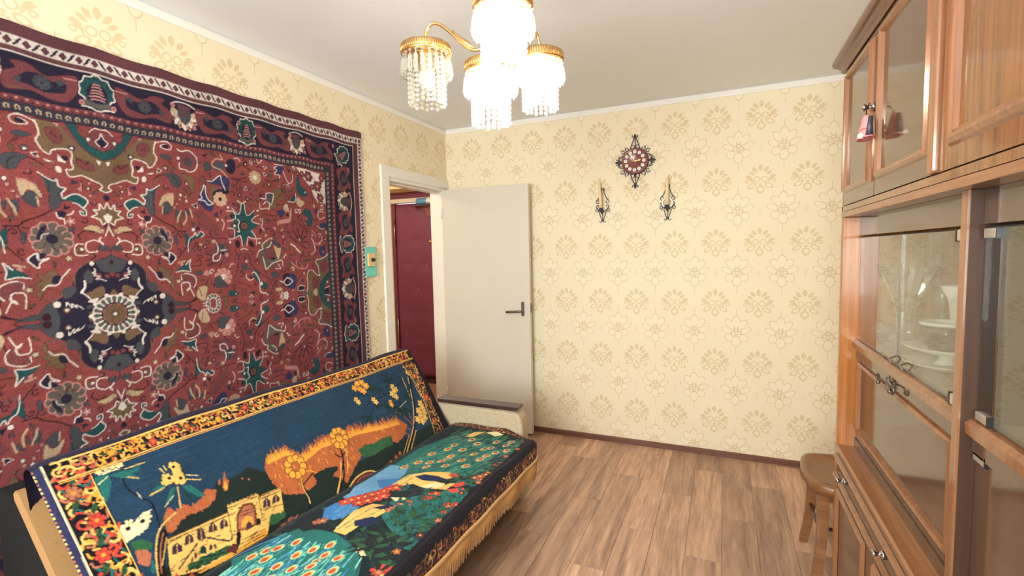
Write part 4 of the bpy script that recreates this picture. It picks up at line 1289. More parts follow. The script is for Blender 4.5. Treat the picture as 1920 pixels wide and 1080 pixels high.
# borders
cb.fill([(1000, -60), (1148, -60), (1128, 230), (1044, 560), (1000, 560)], TP['k'])
cb.fill([(1000, -60), (1215, -60), (1170, 150), (1150, 300), (1180, 470), (1100, 560), (1000, 560)], TP['k'])
cb.fill([(2780, -60), (2960, -60), (2960, 760), (2780, 760)], TP['k']); cb.fill([(1000, 488), (2960, 488), (2960, 760), (1000, 760)], TP['k'])
scrolls(cb, (1090, 521), (2790, 521), 54, 'yffarfca', 13, 5.6, 3, ('rfa', 120))
scrolls(cb, (1150, 0), (1112, 470), 92, 'yacmfo', 11, 4.5, 5, ('ar', 150))
scrolls(cb, (2832, -30), (2828, 540), 92, 'yrcfyrt', 15, 7.5, 9, ('rcr', 105))
for y, w_, c in ((553, 4, 'y'), (491, 3, 'y'), (484, 2.5, 'f')): cb.stroke([(1060, y), (2860, y)], w_, TP[c])
cb.stroke([(2884, -60), (2880, 556)], 5, TP['w']); cb.stroke([(2782, -60), (2784, 488)], 3, TP['y']); cb.stroke([(1214, -40), (1168, 150), (1148, 300), (1176, 484)], 4, TP['y'])
cb.fill([(2886, -60), (2960, -60), (2960, 556), (2883, 556)], lin((44, 44, 78)))
for i in range(44): y = -40 + i * 14; cb.stroke([(2902, y), (2922, y + 8)], 7, TP['y'] if i % 3 else TP['c'])
cb.fill([(1000, 557), (2960, 557), (2960, 760), (1000, 760)], lin((42, 36, 58)))

R_ = .034
def back_pt(t):
    """profile of the throw: up the backrest, over its top and a little way down behind"""
    if t <= .548: q = SB + SD * t; return q, SN
    th = (t - .548) / R_; thm = rad(150)
    c = SB + SD * .548 - SN * R_; a = min(th, thm); nn = SN * math.cos(a) + SD * math.sin(a); q = c + nn * R_
    if th > thm: dd = -SN * math.sin(a) + SD * math.cos(a); q = q + dd * (th - thm) * R_
    return q, nn
def throw_mesh(cv, ss, tt, fn):
    S, Tt = np.meshgrid(ss, tt); acc = np.zeros(S.shape + (3,), np.float32)
    for ox in (-.7, .7):
        for oy in (-.7, .7):
            i = np.clip(((S + ox - cv.x0) / cv.res).astype(int), 0, cv.w - 1); j = np.clip(((Tt + oy - cv.y0) / cv.res).astype(int), 0, cv.h - 1); acc += cv.a[j, i] / 4
    rn = RNG.random(S.shape).astype(np.float32); acc *= (.84 + .32 * rn)[..., None]
    V = fn(S, Tt, rn); ny, nx = S.shape; idx = np.arange(ny * nx).reshape(ny, nx)
    Q = np.stack([idx[:-1, :-1], idx[:-1, 1:], idx[1:, 1:], idx[1:, :-1]], -1).reshape(-1, 4)
    return V.reshape(-1, 3), Q, acc.reshape(-1, 3)
def back_fn(S, Tt, rn):
    prof = [back_pt(t / 1000) for t in Tt[:, 0]]
    Q0 = np.array([p[0] for p in prof])[:, None, :]; N0 = np.array([p[1] for p in prof])[:, None, :]
    far = 1045 + .20 * np.clip(545 - Tt, 0, 600); u = (S - 1040) / (2905 - 1040); S2 = far + u * (2905 - far)
    bulge = .005 * np.sin(S / 210) * np.sin(Tt / 160 + .6) + .003 * np.sin(S / 63 + Tt / 90) + .006 * np.clip(1 - np.abs(Tt - 250) / 300, 0, 1)
    edge = np.clip((S2 - 2860) / 45, 0, 1) ** 2 * .012 + np.clip((1090 - S2) / 45, 0, 1) ** 2 * .012
    sag = .008 * np.sin(S / 330 + .5)
    off = .004 + bulge + .0015 * rn - edge * 1.0
    P = Q0 + N0 * off[..., None]
    return np.stack([P[..., 0], -S2 / 1000, P[..., 1] + sag * np.clip((Tt - 420) / 120, 0, 1) * .5], -1)
pm_throw = pile_mat('velvet_pile', .85, .06, .45, 300, .97)
V, Q, C = throw_mesh(cb, np.arange(1040, 2905.1, 3.0), np.concatenate([np.arange(0, 562, 2.9), np.arange(562, 750, 5)]), back_fn)
tag(pile_mesh('back_throw', V, Q, C, pm_throw), 'dark blue tapestry throw with palace and golden trees draped over the sofa backrest', 'throw')

# ---- peacock throw over the seat
cs_ = Canvas(1080, -80, 2960, 820, 1.8, lin((16, 30, 34)))
rg = np.random.default_rng(11)
for i in range(330):
    x, y = rg.uniform(1120, 2940), rg.uniform(-20, 600); leafshape(cs_, (x, y), rg.uniform(0, 2 * PI), rg.uniform(30, 60), rg.uniform(11, 18), TP['dsegd'[rg.integers(5)]], TP['k'])
cs_.data(SEATT, TP, smooth=False)
eye_far = [(1478, 315), (1507, 244), (1605, 381), (1508, 398), (1691, 343), (1675, 244), (1654, 433), (1588, 200), (1696, 192), (1765, 162), (1510, 469), (1423, 412), (1454, 492), (1406, 534), (1312, 431), (1282, 505), (1600, 300), (1570, 300), (1640, 290), (1380, 350), (1400, 440), (1340, 500), (1730, 262), (1560, 460), (1450, 250), (1350, 300)]
eye_near = [(2390, 314), (2433, 280), (2478, 252), (2544, 126), (2535, 178), (2503, 144), (2479, 168), (2481, 340), (2439, 395), (2537, 297), (2504, 345), (2495, 426), (2545, 240), (2590, 200), (2600, 270), (2590, 340), (2570, 400), (2650, 230), (2655, 310), (2640, 390), (2560, 470), (2620, 460), (2710, 270), (2700, 360), (2430, 200), (2440, 340), (2540, 370), (2770, 300), (2760, 400), (2700, 450)]
def eye(c, ang, sc, warm, aq=0):
    f = place(c[0], c[1], ang, sc)
    for k in range(9): 
        a = rad(-70 + 140 * k / 8); cs_.stroke([f(-30, 0), f(26 * math.cos(a) + 4, 24 * math.sin(a))], 4, TP['t'] if k % 2 else lin((86, 158, 142)))
    def el(rx, ry, ox): return [f(ox + rx * math.cos(a), ry * math.sin(a)) for a in np.linspace(0, 2 * PI, 16, endpoint=False)]
    cs_.fill(el(27, 18, 0), TP['d']); cs_.fill(el(25, 16, 0), lin((120, 200, 182)) if aq else lin((104, 158, 132))); cs_.fill(el(20, 13, 1), TP['y']); cs_.fill(el(14, 9, 3), TP['a'] if warm else TP['c']); cs_.fill(el(8, 5, 6), TP['r'] if warm else TP['m'])
for i in range(620):
    c = (rg.uniform(1250, 1800), rg.uniform(150, 560)); cs_.stroke([c, (c[0] - rg.uniform(30, 70), c[1] + rg.uniform(10, 30))], 4, [TP['e'], lin((60, 130, 112)), TP['d'], lin((90, 150, 110))][i % 4])
for i in range(420):
    c = (rg.uniform(2400, 2800), rg.uniform(110, 480)); cs_.stroke([c, (c[0] + rg.uniform(30, 70), c[1] + rg.uniform(-10, 20))], 5, [lin((60, 150, 146)), lin((96, 190, 180)), TP['u'], lin((140, 206, 180))][i % 4])
for i, c in enumerate(eye_far): eye(c, rad(150 + 20 * rng01(c)), 1.12, c[0] > 1480)
for c in eye_near: eye(c, rad(-15 + 25 * rng01(c)), 1.0, True, 1)
cs_.data(SEATT2, TP, smooth=False)
# border
cs_.fill([(1080, 566), (2960, 588), (2960, 830), (1080, 830)], TP['k']); cs_.fill([(1080, -80), (1186, -80), (1186, 600), (1080, 600)], TP['k'])
scrolls(cs_, (1130, 676), (2940, 676), 74, 'cmoqcaqy', 10, 4.0, 21); scrolls(cs_, (1160, 0), (1160, 640), 50, 'cmoyca', 10, 4.0, 22)
cs_.stroke([(1190, 20), (1190, 590), (2940, 606)], 3, TP['q'])
for i in range(16): cs_.flower((1250 + i * 108, 560 + 14 * math.sin(i * 1.7)), 15, 5, TP['mac'[i % 3]], TP['k'], TP['f'])
AR = .034; VS = .600
def seat_fn(S, Tt, rn):
    y = -S / 1000; v = Tt / 1000; z0 = .437 + .024 * (-1.15 - y)
    th = np.clip((v - VS) / AR, 0, PI / 2); drop = np.clip(v - VS - AR * PI / 2, 0, 1)
    x = .62 + np.minimum(v, VS) + AR * np.sin(th); z = z0 - AR * (1 - np.cos(th)) - drop
    crown = .005 * np.sin(np.clip(v / VS, 0, 1) * PI) + .004 * np.sin(S / 170 + v * 6) + .003 * np.sin(S / 70 + v * 25) * np.clip(v / .3, 0, 1)
    z = z + crown * (th < .01) + .0015 * rn - .050 * (np.clip(.095 - v, 0, 1) / .095) ** 2
    d = np.clip((1290 - S) / 150, 0, 1); x = x - .060 * (1 - np.sqrt(1 - np.minimum(d, .999) ** 2)) * np.clip((v - .2) / .4, 0, 1)
    z = z - .03 * d ** 3 * np.clip((v - .45) / .15, 0, 1) * (drop <= 0)
    x = x + .0022 * np.sin(S / 48) * np.clip(drop / .05, 0, 1)
    return np.stack([x, y, z], -1)
V, Q, C = throw_mesh(cs_, np.arange(1128, 2900.1, 3.1), np.concatenate([np.arange(48, 600, 3.0), np.arange(600, 716, 3.4)]), seat_fn)
st = tag(pile_mesh('seat_throw', V, Q, C, pm_throw), 'dark green throw with peacocks and gold fringe spread over the sofa seat', 'throw')
fr = MB()
for i in range(440):
    s_ = 1130 + i * 4.02; q = seat_fn(np.array([[s_]]), np.array([[713.0]]), np.zeros((1, 1)))[0, 0]; L = .098 + .006 * math.sin(i * .9) + random.uniform(-.006, .004); k = random.uniform(-.004, .004)
    sw_ = .004 * math.sin(s_ / 40); w = .0024
    for dx in (0.0,):
        a = (q[0] + .003, q[1], q[2] + .004); b_ = (q[0] + sw_ - .002, q[1] + k, q[2] - L * .5); c_ = (q[0] + sw_ - .006, q[1] + k * 2, q[2] - L)
        fr.tube([a, b_, c_], [w, w * 1.05, w * .7], 4)
for i in range(22):
    q = seat_fn(np.array([[1129.0]]), np.array([[713.0]]), np.zeros((1, 1)))[0, 0]; x = q[0] - i * .0045; L = .095 + random.uniform(-.006, .004)
    fr.tube([(x, q[1], q[2] + .004), (x, q[1] + .002, q[2] - L)], [.0024, .0018], 4)
f_ = fr.build('fringe', 'fringe', st); f_['kind'] = 'stuff'; f_['label'] = 'gold thread fringe'
hb = MB(); vs = []; fs = []
for i in range(120):
    s_ = 1130 + i * 14.85; q = seat_fn(np.array([[s_]]), np.array([[712.0]]), np.zeros((1, 1)))[0, 0]
    vs += [(q[0] + .0065, q[1], q[2] + .010), (q[0] + .0065, q[1], q[2] - .004), (q[0] - .002, q[1], q[2] - .004), (q[0] - .002, q[1], q[2] + .010)]
for i in range(119):
    for k in range(4): fs.append((i * 4 + k, i * 4 + (k + 1) % 4, i * 4 + 4 + (k + 1) % 4, i * 4 + 4 + k))
fs += [(0, 1, 2, 3), (476, 477, 478, 479)]
hb.add(vs, fs, True).build('fringe_heading', 'fringe', st)
# ------------------------------------------------------------------ wall unit along the right wall
XF, XR, XB = 2.588, 2.648, 2.995
def moulding(name, x, y0, y1, z0, z1, w, d, parent, material='mould_wood'):
    """mitred picture-frame moulding on a front face looking towards -X (y0 > y1)"""
    ya, yb = min(y0, y1), max(y0, y1); mb = MB()
    prof = [(0, 0), (.15, .55), (.42, 1), (.62, .92), (.72, .55), (.86, .62), (1, 0)]
    cor = [(ya, z0, 1, 1), (yb, z0, -1, 1), (yb, z1, -1, -1), (ya, z1, 1, -1)]; n = len(prof); vs = []
    for (y, z, sy, sz) in cor:
        for p, h in prof: vs.append((x - h * d, y + sy * p * w, z + sz * p * w))
    fs = []
    for c in range(4):
        e = (c + 1) % 4
        for k in range(n - 1): fs.append((c * n + k, c * n + k + 1, e * n + k + 1, e * n + k))
        fs.append((c * n + n - 1, c * n, e * n, e * n + n - 1))
    return mb.add(vs, fs).build(name, material, parent)
def spool_knob(x, y, z, parent, sc=1.0):
    return MB().lathe([(.001, -.034 * sc), (.009 * sc, -.033 * sc), (.0115 * sc, -.027 * sc), (.008 * sc, -.021 * sc), (.0045 * sc, -.015 * sc), (.006 * sc, -.010 * sc), (.0125 * sc, -.006 * sc), (.014 * sc, 0)], (x, y, z), 16, 'x').build('knob', 'chrome', parent)
top = empty('upper_cabinet', (2.8, -2.4, 1.566), 'polished brown upper cabinet with moulded doors and dark cornice', 'cabinet')
YE, YN = -1.312, -3.55
MB().box(XF + .02, XB, YN, YE - .02, 1.588, 2.115).build('carcass', 'veneer_dark', top)
MB().box(XF, XB, YE - .02, YE, 1.588, 2.125).build('side_panel', 'veneer', top, .002)
MB().box(XF - .002, XB, YN, YE, 1.566, 1.587).build('bottom_rail', 'veneer_h', top, .002)
MB().box(XF, XF + .019, YN, YE - .001, 1.5885, 1.608).build('lower_rail', 'veneer', top, .001)
cp = [(XB, 2.125), (XF - .004, 2.125), (XF - .010, 2.132), (XF - .012, 2.140), (XF - .024, 2.148), (XF - .034, 2.150), (XF - .040, 2.158), (XF - .040, 2.170), (XF - .032, 2.176), (XB, 2.176)]
MB().prism(cp, 'y', YN, YE + .03).build('cornice', 'cornice_wood', top)
def up_door(y0, y1, m0, m1, kn, material='veneer_dark', w=.026):
    d = MB().box(XF, XF + .019, y1 + .002, y0 - .002, 1.611, 2.120).build('door', material, top, .0015)
    moulding('moulding', XF, m0, m1, 1.655, 2.102, w, .014, d)
    if kn is not None: spool_knob(XF - .001, kn, 1.885, d)
up_door(-1.333, -1.745, -1.350, -1.712, -1.728)
up_door(-1.747, -2.200, -1.785, -2.205 + .012, None)
d = MB().box(XF - .012, XF + .019, -2.238, -2.204, 1.611, 2.120).build('divider', 'mould_wood', top, .006)
up_door(-2.242, -3.00, -2.296, -2.95, None, 'veneer', .034)
up_door(-3.002, -3.54, -3.05, -3.50, None, 'veneer', .034)

def base_unit(name, label, y0, y1, end_panel):
    u = empty(name, (2.8, (y0 + y1) / 2, 0), label, 'cabinet', None)
    if end_panel: MB().box(XF, XB, y0 - .028, y0, 0, 1.5655).build('side_panel', 'stripe', u, .002); ya = y0 - .028
    else: ya = y0
    pt = MB().box(XF + .034, XB, y1, y1 + .028, .655, 1.5655).build('partition', 'shade_brown', u, .001)
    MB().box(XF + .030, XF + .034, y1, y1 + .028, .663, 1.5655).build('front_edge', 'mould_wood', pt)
    yb = y1 + .028
    MB().box(XB - .012, XB, yb, ya, .655, 1.5655).build('back_panel', 'interior', u)
    MB().box(XR + .008, XB - .012, yb, ya, 1.055, 1.085).build('shelf', 'interior', u)
    MB().box(XR - .004, XR + .012, yb, ya, 1.495, 1.5655).build('fascia', 'veneer_dark', u)
    mr = [(XR + .007, 1.052), (XR - .004, 1.052), (XR - .018, 1.060), (XR - .020, 1.082), (XR - .010, 1.091), (XR + .007, 1.091)]
    MB().prism(mr, 'y', yb, ya).build('middle_rail', 'mould_wood', u)
    MB().box(XR - .006, XR + .006, yb, ya, 1.020, 1.052).build('flap_rail', 'veneer_dark', u)
    fd = MB().box(XR, XR + .018, yb + .002, ya - .002, .700, 1.019).build('flap_door' if end_panel else 'lower_door', 'veneer_dark', u, .001)
    if end_panel: moulding('moulding', XR, ya - .045, yb + .055, .735, 1.012, .020, .014, fd)
    else:
        for (z, h) in ((1.008, .018), (1.466, .020), (1.093, .018)):
            MB().box(XR - .006, XR - .001 if z < 1.05 else XR + .008, ya - .052, ya - .006, z, z + h).build('glass_clip', 'clip', u, .002)
            MB().box(XR - .006, XR - .001 if z < 1.05 else XR + .008, ya - .058, ya - .053, z - .001, z + h + .001).build('clip_end', 'black_plastic', u)
    # ledge over the base cabinet
    MB().box(XR - .004, XR + .016, yb, ya, .662, .699).build('riser', 'veneer_dark', u)
    MB().prism([(XB, .632), (XF + .004, .632), (XF - .002, .638), (XF - .004, .655), (XF + .002, .662), (XB, .662)], 'y', y1, y0 - (.001 if end_panel else 0)).build('ledge', 'veneer_h', u)
    MB().box(XF + .02, XB, y1, ya, .06, .631).build('base_carcass', 'veneer_dark', u)
    MB().box(XF + .05, XB, y1, ya, 0, .06).build('plinth', 'dark', u)
    dr = MB().box(XF + .001, XF + .019, y1 + .004, ya - .003, .515, .630).build('drawer', 'veneer_dark', u, .001)
    for (za, zb) in ((.606, .628), (.528, .552)):
        MB().prism([(XF, za), (XF - .010, za + .004), (XF - .013, (za + zb) / 2), (XF - .010, zb - .004), (XF, zb)], 'y', y1 + .006, ya - .005).build('drawer_moulding', 'mould_wood', dr)
    L = ya - y1
    for fy in (.17, .66): spool_knob(XF - .001, ya - L * fy, .580, dr, .9)
    mid = (ya + y1) / 2 - .02
    for (a, b) in ((ya - .003, mid + .001), (mid - .001, y1 + .004)):
        cd = MB().box(XF + .001, XF + .019, b, a, .065, .512).build('cabinet_door', 'veneer_dark', u, .001)
        moulding('moulding', XF, a - .045, b + .055, .12, .502, .020, .012, cd)
    # glass doors on clips
    ys = ya - .46
    for (a, b) in ((ya - .004, ys + .001), (ys - .003, yb + .004)):
        g = MB().box(XR - .001, XR + .004, b, a, 1.094, 1.486).build('glass_door', 'glass', u)
        MB().box(XR - .002, XR + .005, b, a, 1.4862, 1.4892).build('glass_edge', 'dark', g)
        if a > ys: MB().box(XR - .0015, XR + .0045, b - .0022, b - .0002, 1.094, 1.486).build('glass_edge', 'nickel', g)
    for z in (1.462, 1.093) if end_panel else ():
        MB().box(XR - .012, XR + .010, yb, yb + .070, z, z + .026).build('glass_clip', 'clip', u, .003)
        MB().box(XR - .012, XR + .010, yb + .071, yb + .079, z - .001, z + .027).build('clip_end', 'black_plastic', u)
    for dy in (.05, -.05):
        t = MB(); t.tube([(XR - .008, ys + dy - .035, 1.096), (XR - .020, ys + dy - .02, 1.108), (XR - .020, ys + dy + .02, 1.108), (XR - .008, ys + dy + .035, 1.096)], .0028, 6); t.build('glass_catch', 'nickel', u)
    # key plate and bow handle of the flap
    if end_panel:
        yl = ya - .44; h = MB(); h.box(XR - .020, XR - .015, yl - .006, yl + .006, 1.012, 1.046)
        for sg in (-1, 1):
            P = [(XR - .018, yl + sg * .006, 1.03), (XR - .024, yl + sg * .045, 1.030)] + [(XR - .024, yl + sg * (.070 + .018 * math.cos(a)), 1.028 + .014 * math.sin(a)) for a in np.linspace(PI, PI - sg * 5.2, 9)]
            h.tube(P, .0026, 6); h.ball((XR - .026, yl + sg * .058, 1.018), .0065)
        h.box(XR - .016, XR + .002, yl - .004, yl + .004, 1.012, 1.02); h.build('flap_handle', 'nickel', fd)
    return u
base_unit('display_cabinet', 'polished display cabinet with glass doors, striped side panel and stool beside it', -1.312, -2.300, True)
base_unit('display_cabinet', 'display cabinet nearer the camera with empty glass doors and a wooden partition', -2.3015, -3.55, False)

# glassware behind the glass of the far section
def crystal_vase(x, y, z):
    v = empty('crystal_vase', (x, y, z), 'tall flared crystal vase behind the glass doors of the display cabinet', 'vase')
    n = 24; prof = [(.034, 0), (.040, .012), (.028, .035), (.022, .07), (.026, .13), (.040, .19), (.062, .25), (.082, .295)]
    vs = []
    for i, (r, h) in enumerate(prof):
        for k in range(n): a = 2 * PI * k / n; rr = r * (1 + (.10 if k % 2 else -.04)); hh = h + (.022 if i == len(prof) - 1 and k % 4 == 0 else 0); vs.append((x + rr * math.cos(a), y + rr * math.sin(a), z + hh))
    fs = [(i * n + k, i * n + (k + 1) % n, i * n + n + (k + 1) % n, i * n + n + k) for i in range(len(prof) - 1) for k in range(n)] + [tuple(range(n))[::-1]]
    MB().add(vs, fs).build('body', 'crystal', v)
crystal_vase(2.75, -1.50, 1.086)
def lathe_thing(name, label, cat, x, y, z, parts, n=24):
    t = empty(name, (x, y, z), label, cat)
    for pn, m_, prof in parts: MB().lathe(prof, (x, y, z), n).build(pn, m_, t)
    return t
lathe_thing('decanter', 'clear decanter with a tall teardrop stopper behind the cabinet glass', 'decanter', 2.86, -1.465, 1.086, [('body', 'crystal', [(.040, 0), (.047, .02), (.045, .06), (.022, .10), (.014, .12), (.018, .135)]), ('stopper', 'crystal', [(.010, .135), (.012, .145), (.026, .175), (.024, .20), (.012, .235), (.001, .255)])], 16)
lathe_thing('serving_plate', 'white china plate at the bottom of a small stack behind the cabinet glass', 'plate', 2.772, -1.775, 1.086, [('plate', 'white_china', [(.0, .004), (.06, .0), (.065, .004), (.105, .016), (.107, .019), (.066, .008), (.0, .007)])], 36)
lathe_thing('raised_dish', 'white china dish on a foot above the plate behind the cabinet glass', 'dish', 2.772, -1.775, 1.098, [('foot', 'white_china', [(.03, 0), (.018, .012), (.016, .03)]), ('dish', 'white_china', [(.0, .03), (.05, .032), (.100, .050), (.103, .054), (.05, .038), (.0, .036)])], 36)
lathe_thing('sugar_bowl', 'dark smoky glass bowl with a pale rim standing on the white dish', 'bowl', 2.772, -1.775, 1.135, [('bowl', 'smoke', [(.0, 0), (.040, .002), (.060, .028), (.066, .060), (.062, .082), (.058, .060), (.0, .010)]), ('rim', 'white_china', [(.0625, .080), (.066, .084), (.066, .090), (.061, .090), (.060, .082)])], 28)
lathe_thing('milk_jug', 'pale china jug half hidden by the wooden partition', 'jug', 2.86, -1.60, 1.086, [('body', 'white_china', [(.0, 0), (.030, .0), (.026, .05), (.022, .12), (.030, .19), (.052, .235), (.049, .235), (.027, .19), (.0, .06)])], 24)
for i, (yy, xx) in enumerate(((-1.41, 2.70), (-1.61, 2.705), (-1.72, 2.935))):
    lathe_thing('crystal_tumbler', ['small cut crystal tumbler nearest the striped side panel in the display cabinet', 'small cut crystal tumbler between flared vase and white dish, close to the glass', 'small cut crystal tumbler at the back of the cabinet shelf'][i], 'glass', xx, yy, 1.086, [('body', 'crystal', [(.022, 0), (.026, .004), (.032, .075), (.030, .075), (.023, .010)])], 14)['group'] = 'crystal tumblers'

# felt ornament hanging from the cabinet knob
po = empty('felt_bell', (2.556, -1.74, 1.75), 'pink felt bell ornament hanging from the upper cabinet knob', 'ornament')
def bell(cx, cy, cz, s_, nm):
    mb = MB(); n = 20; vs = []; prof = [(.004, .040), (.016, .038), (.024, .026), (.028, .008), (.036, -.012), (.038, -.020), (.030, -.018)]
    for r, h in prof:
        for k in range(n): a = 2 * PI * k / n; w = 1 + .10 * math.cos(5 * a) * (h < 0); vs.append((cx + r * s_ * .6 * w * math.cos(a), cy + 1.35 * r * s_ * w * math.sin(a), cz + h * s_))
    fs = [(i * n + k, i * n + (k + 1) % n, i * n + n + (k + 1) % n, i * n + n + k) for i in range(len(prof) - 1) for k in range(n)] + [tuple(range(n))]
    mb.add(vs, fs, True).build(nm, 'pink', po)
bell(2.553, -1.790, 1.818, .72, 'bell'); bell(2.553, -1.786, 1.796, .88, 'skirt')
MB().ball((2.536, -1.812, 1.784), .009).build('bead', 'white_china', po)
MB().tube([(2.553, -1.790, 1.842), (2.558, -1.765, 1.87), (2.574, -1.728, 1.897)], .0016, 5).build('loop', 'dark', po)
MB().tube([(2.555, -1.832, 1.835), (2.553, -1.834, 1.81), (2.552, -1.835, 1.782)], [.006, .007, .010], 8).build('clapper', 'black_metal', po)

# ------------------------------------------------------------------ stool between the cabinet and the end wall
stl = empty('stool', (2.70, -1.09, 0), 'brown wooden stool with bowed seat edges beside the display cabinet', 'stool')
sx, sy, hw, hd = 2.695, -1.09, .168, .178
out = []
for (cx, cy, nx_, ny_) in ((-1, -1, 0, -1), (1, -1, 1, 0), (1, 1, 0, 1), (-1, 1, -1, 0)):
    out.append((cx, cy))
ring_ = []
for i in range(4):
    a, b = np.array(out[i]), np.array(out[(i + 1) % 4]); mid = (a + b) / 2
    for k in range(8):
        t = k / 8; p = a * (1 - t) + b * t + mid * .16 * math.sin(PI * t)
        if k == 0: p = p * .955
        ring_.append((sx + p[0] * hw, sy + p[1] * hd))
n = len(ring_); mb = MB(); vs = []
lv = [(1.0, .408), (1.0, .440), (.975, .449), (.90, .450), (.84, .443), (.5, .438), (.02, .437)]
for k_, z in lv: vs += [(sx + (p[0] - sx) * k_, sy + (p[1] - sy) * k_, z) for p in ring_]
fs = [tuple(range(n))[::-1]] + [(i * n + k, i * n + (k + 1) % n, (i + 1) * n + (k + 1) % n, (i + 1) * n + k) for i in range(len(lv) - 1) for k in range(n)] + [tuple((len(lv) - 1) * n + k for k in range(n))]
mb.add(vs, fs, True).build('seat', 'stool', stl)
for ax in (-1, 1):
    for ay in (-1, 1):
        P = []; 
        for t in np.linspace(0, 1, 8):
            z = .408 * (1 - t); s_ = .80 + .14 * t ** 1.8 - .05 * math.sin(PI * t)
            P.append((sx + ax * hw * s_, sy + ay * hd * (s_ + .02), z))
        lg = MB(); vs = []
        for i, p in enumerate(P):
            w = .023 - .006 * i / 7
            vs += [(p[0] + dx * w, p[1] + dy * w * .8, p[2]) for dx, dy in ((-1, -1), (1, -1), (1, 1), (-1, 1))]
        fs = [(0, 1, 2, 3), (28, 29, 30, 31)] + [(i * 4 + k, i * 4 + (k + 1) % 4, i * 4 + 4 + (k + 1) % 4, i * 4 + 4 + k) for i in range(7) for k in range(4)]
        lg.add(vs, fs).build('leg', 'stool', stl)
for a in (-1, 1):
    MB().tube([(sx - hw * .78, sy + a * hd * .80, .245), (sx + hw * .78, sy + a * hd * .80, .245)], .008, 8).build('stretcher', 'dark_wood', stl)
    MB().tube([(sx + a * hw * .80, sy - hd * .78, .215), (sx + a * hw * .80, sy + hd * .78, .215)], .008, 8).build('stretcher', 'dark_wood', stl)
for ax in (0,):
    ap = MB(); 
    for a in (-1, 1): ap.box(sx - hw * .76, sx + hw * .76, sy + a * hd * .78 - .009, sy + a * hd * .78 + .009, .365, .407); ap.box(sx + a * hw * .78 - .009, sx + a * hw * .78 + .009, sy - hd * .76, sy + hd * .76, .365, .407)
    ap.build('apron', 'stool', stl)

# ------------------------------------------------------------------ wall clock and two candle sconces on the end wall
def curl(c, r0, a0, turns, sg=1, n=14, y=-.010, shrink=.62):
    """small C-scroll in the plane of the wall"""
    return [(c[0] + r0 * (1 - shrink * k / n) * math.cos(a0 + sg * turns * 2 * PI * k / n), y, c[1] + r0 * (1 - shrink * k / n) * math.sin(a0 + sg * turns * 2 * PI * k / n)) for k in range(n + 1)]
ck = empty('wall_clock', (1.575, 0, 2.09), 'round maroon wall clock in a black scrolled iron frame', 'clock')
CX, CZ = 1.577, 2.092
ir = MB()
def fin(ang, L, half):
    ca, sa = math.cos(ang), math.sin(ang)
    def g(a, b): return (CX + a * ca - b * sa, CZ + a * sa + b * ca)
    def pp(q, y=-.012): return (q[0], y, q[1])
    for s_ in (-1, 1):
        ir.tube([pp(g(.085, s_ * half)), pp(g(.12, s_ * half * .72)), pp(g(L - .03, s_ * .008)), pp(g(L, s_ * .004))], .0032, 6)
        ir.tube([pp(g(.10 + .016 * math.cos(a), s_ * (.018 + .013 * math.sin(a)))) for a in np.linspace(-2.2, 3.2, 12)], .0026, 6)
        c = g(.088, s_ * (half + .022)); ir.tube(curl(c, .017, ang + s_ * .4, .95, s_, y=-.012), .003, 6)
        c = g(L - .006, s_ * .014); ir.tube(curl(c, .011, ang + PI / 2 * s_ + PI, .7, -s_, y=-.012), .0028, 6)
    ir.tube([pp(g(.085, 0)), pp(g(L + .004, 0))], .003, 6)
    ir.ball(pp(g(L + .002, 0)), .006, 8, 5)
for a, L, h in ((90, .185, .034), (-90, .185, .034), (0, .135, .046), (180, .135, .046)): fin(rad(a), L, h)
ir.tube([(CX + .092 * math.cos(a), -.012, CZ + .092 * math.sin(a)) for a in np.linspace(0, 2 * PI, 40, endpoint=False)], .004, 6, True)
ir.build('iron_frame', 'black_metal', ck)
case = MB().lathe([(.001, 0), (.090, -.002), (.094, -.014), (.090, -.030), (.082, -.036), (.078, -.032), (.001, -.030)], (CX, -.002, CZ), 48, 'y').build('case', 'maroon', ck)
for h in range(12):
    a = PI / 2 - 2 * PI * h / 12 - .02; nx_, nz_ = CX + .064 * math.cos(a), CZ + .064 * math.sin(a)
    nd = MB().lathe([(.0125, -.001), (.0125, -.0036), (.0115, -.0046), (.0005, -.0046)], (nx_, -.031, nz_), 16, 'y').build('numeral_disc', 'numeral_white', ck)
    fc = bpy.data.curves.new('numeral', 'FONT'); fc.body = str(h if h else 12); fc.size = .016; fc.align_x = 'CENTER'; fc.align_y = 'CENTER'; fc.extrude = .0003
    tmp = bpy.data.objects.new('numeral_curve', fc); COL.objects.link(tmp); me_ = bpy.data.meshes.new_from_object(tmp); bpy.data.objects.remove(tmp)
    fo = bpy.data.objects.new('numeral', me_); COL.objects.link(fo); fo.parent = nd
    fo.location = Vector((nx_, -.0360, nz_)) - Vector(ck.location); fo.rotation_euler = (rad(90), 0, 0); me_.materials.append(mat('numeral_gray', (96, 84, 78), .5, noise=.02) if h == 0 else bpy.data.materials['numeral_gray'])
def hand(ang, L, w, y, nm, tail=.014):
    ca, sa = math.cos(ang), math.sin(ang)
    pts = [(-tail, w * .5), (0, w), (L * .55, w * .7), (L * .72, w * 1.5), (L, 0), (L * .72, -w * 1.5), (L * .55, -w * .7), (0, -w), (-tail, -w * .5)]
    MB().prism([(CX + a * ca - b * sa, CZ + a * sa + b * ca) for a, b in pts], 'y', y - .0012, y).build(nm, 'gold_hand', ck)
hand(rad(90 + 32), .062, .0026, -.0395, 'minute_hand'); hand(rad(4), .044, .0036, -.0375, 'hour_hand')
MB().lathe([(.006, 0), (.006, -.004), (.001, -.006)], (CX, -.039, CZ), 12, 'y').build('hub', 'gold_hand', ck)

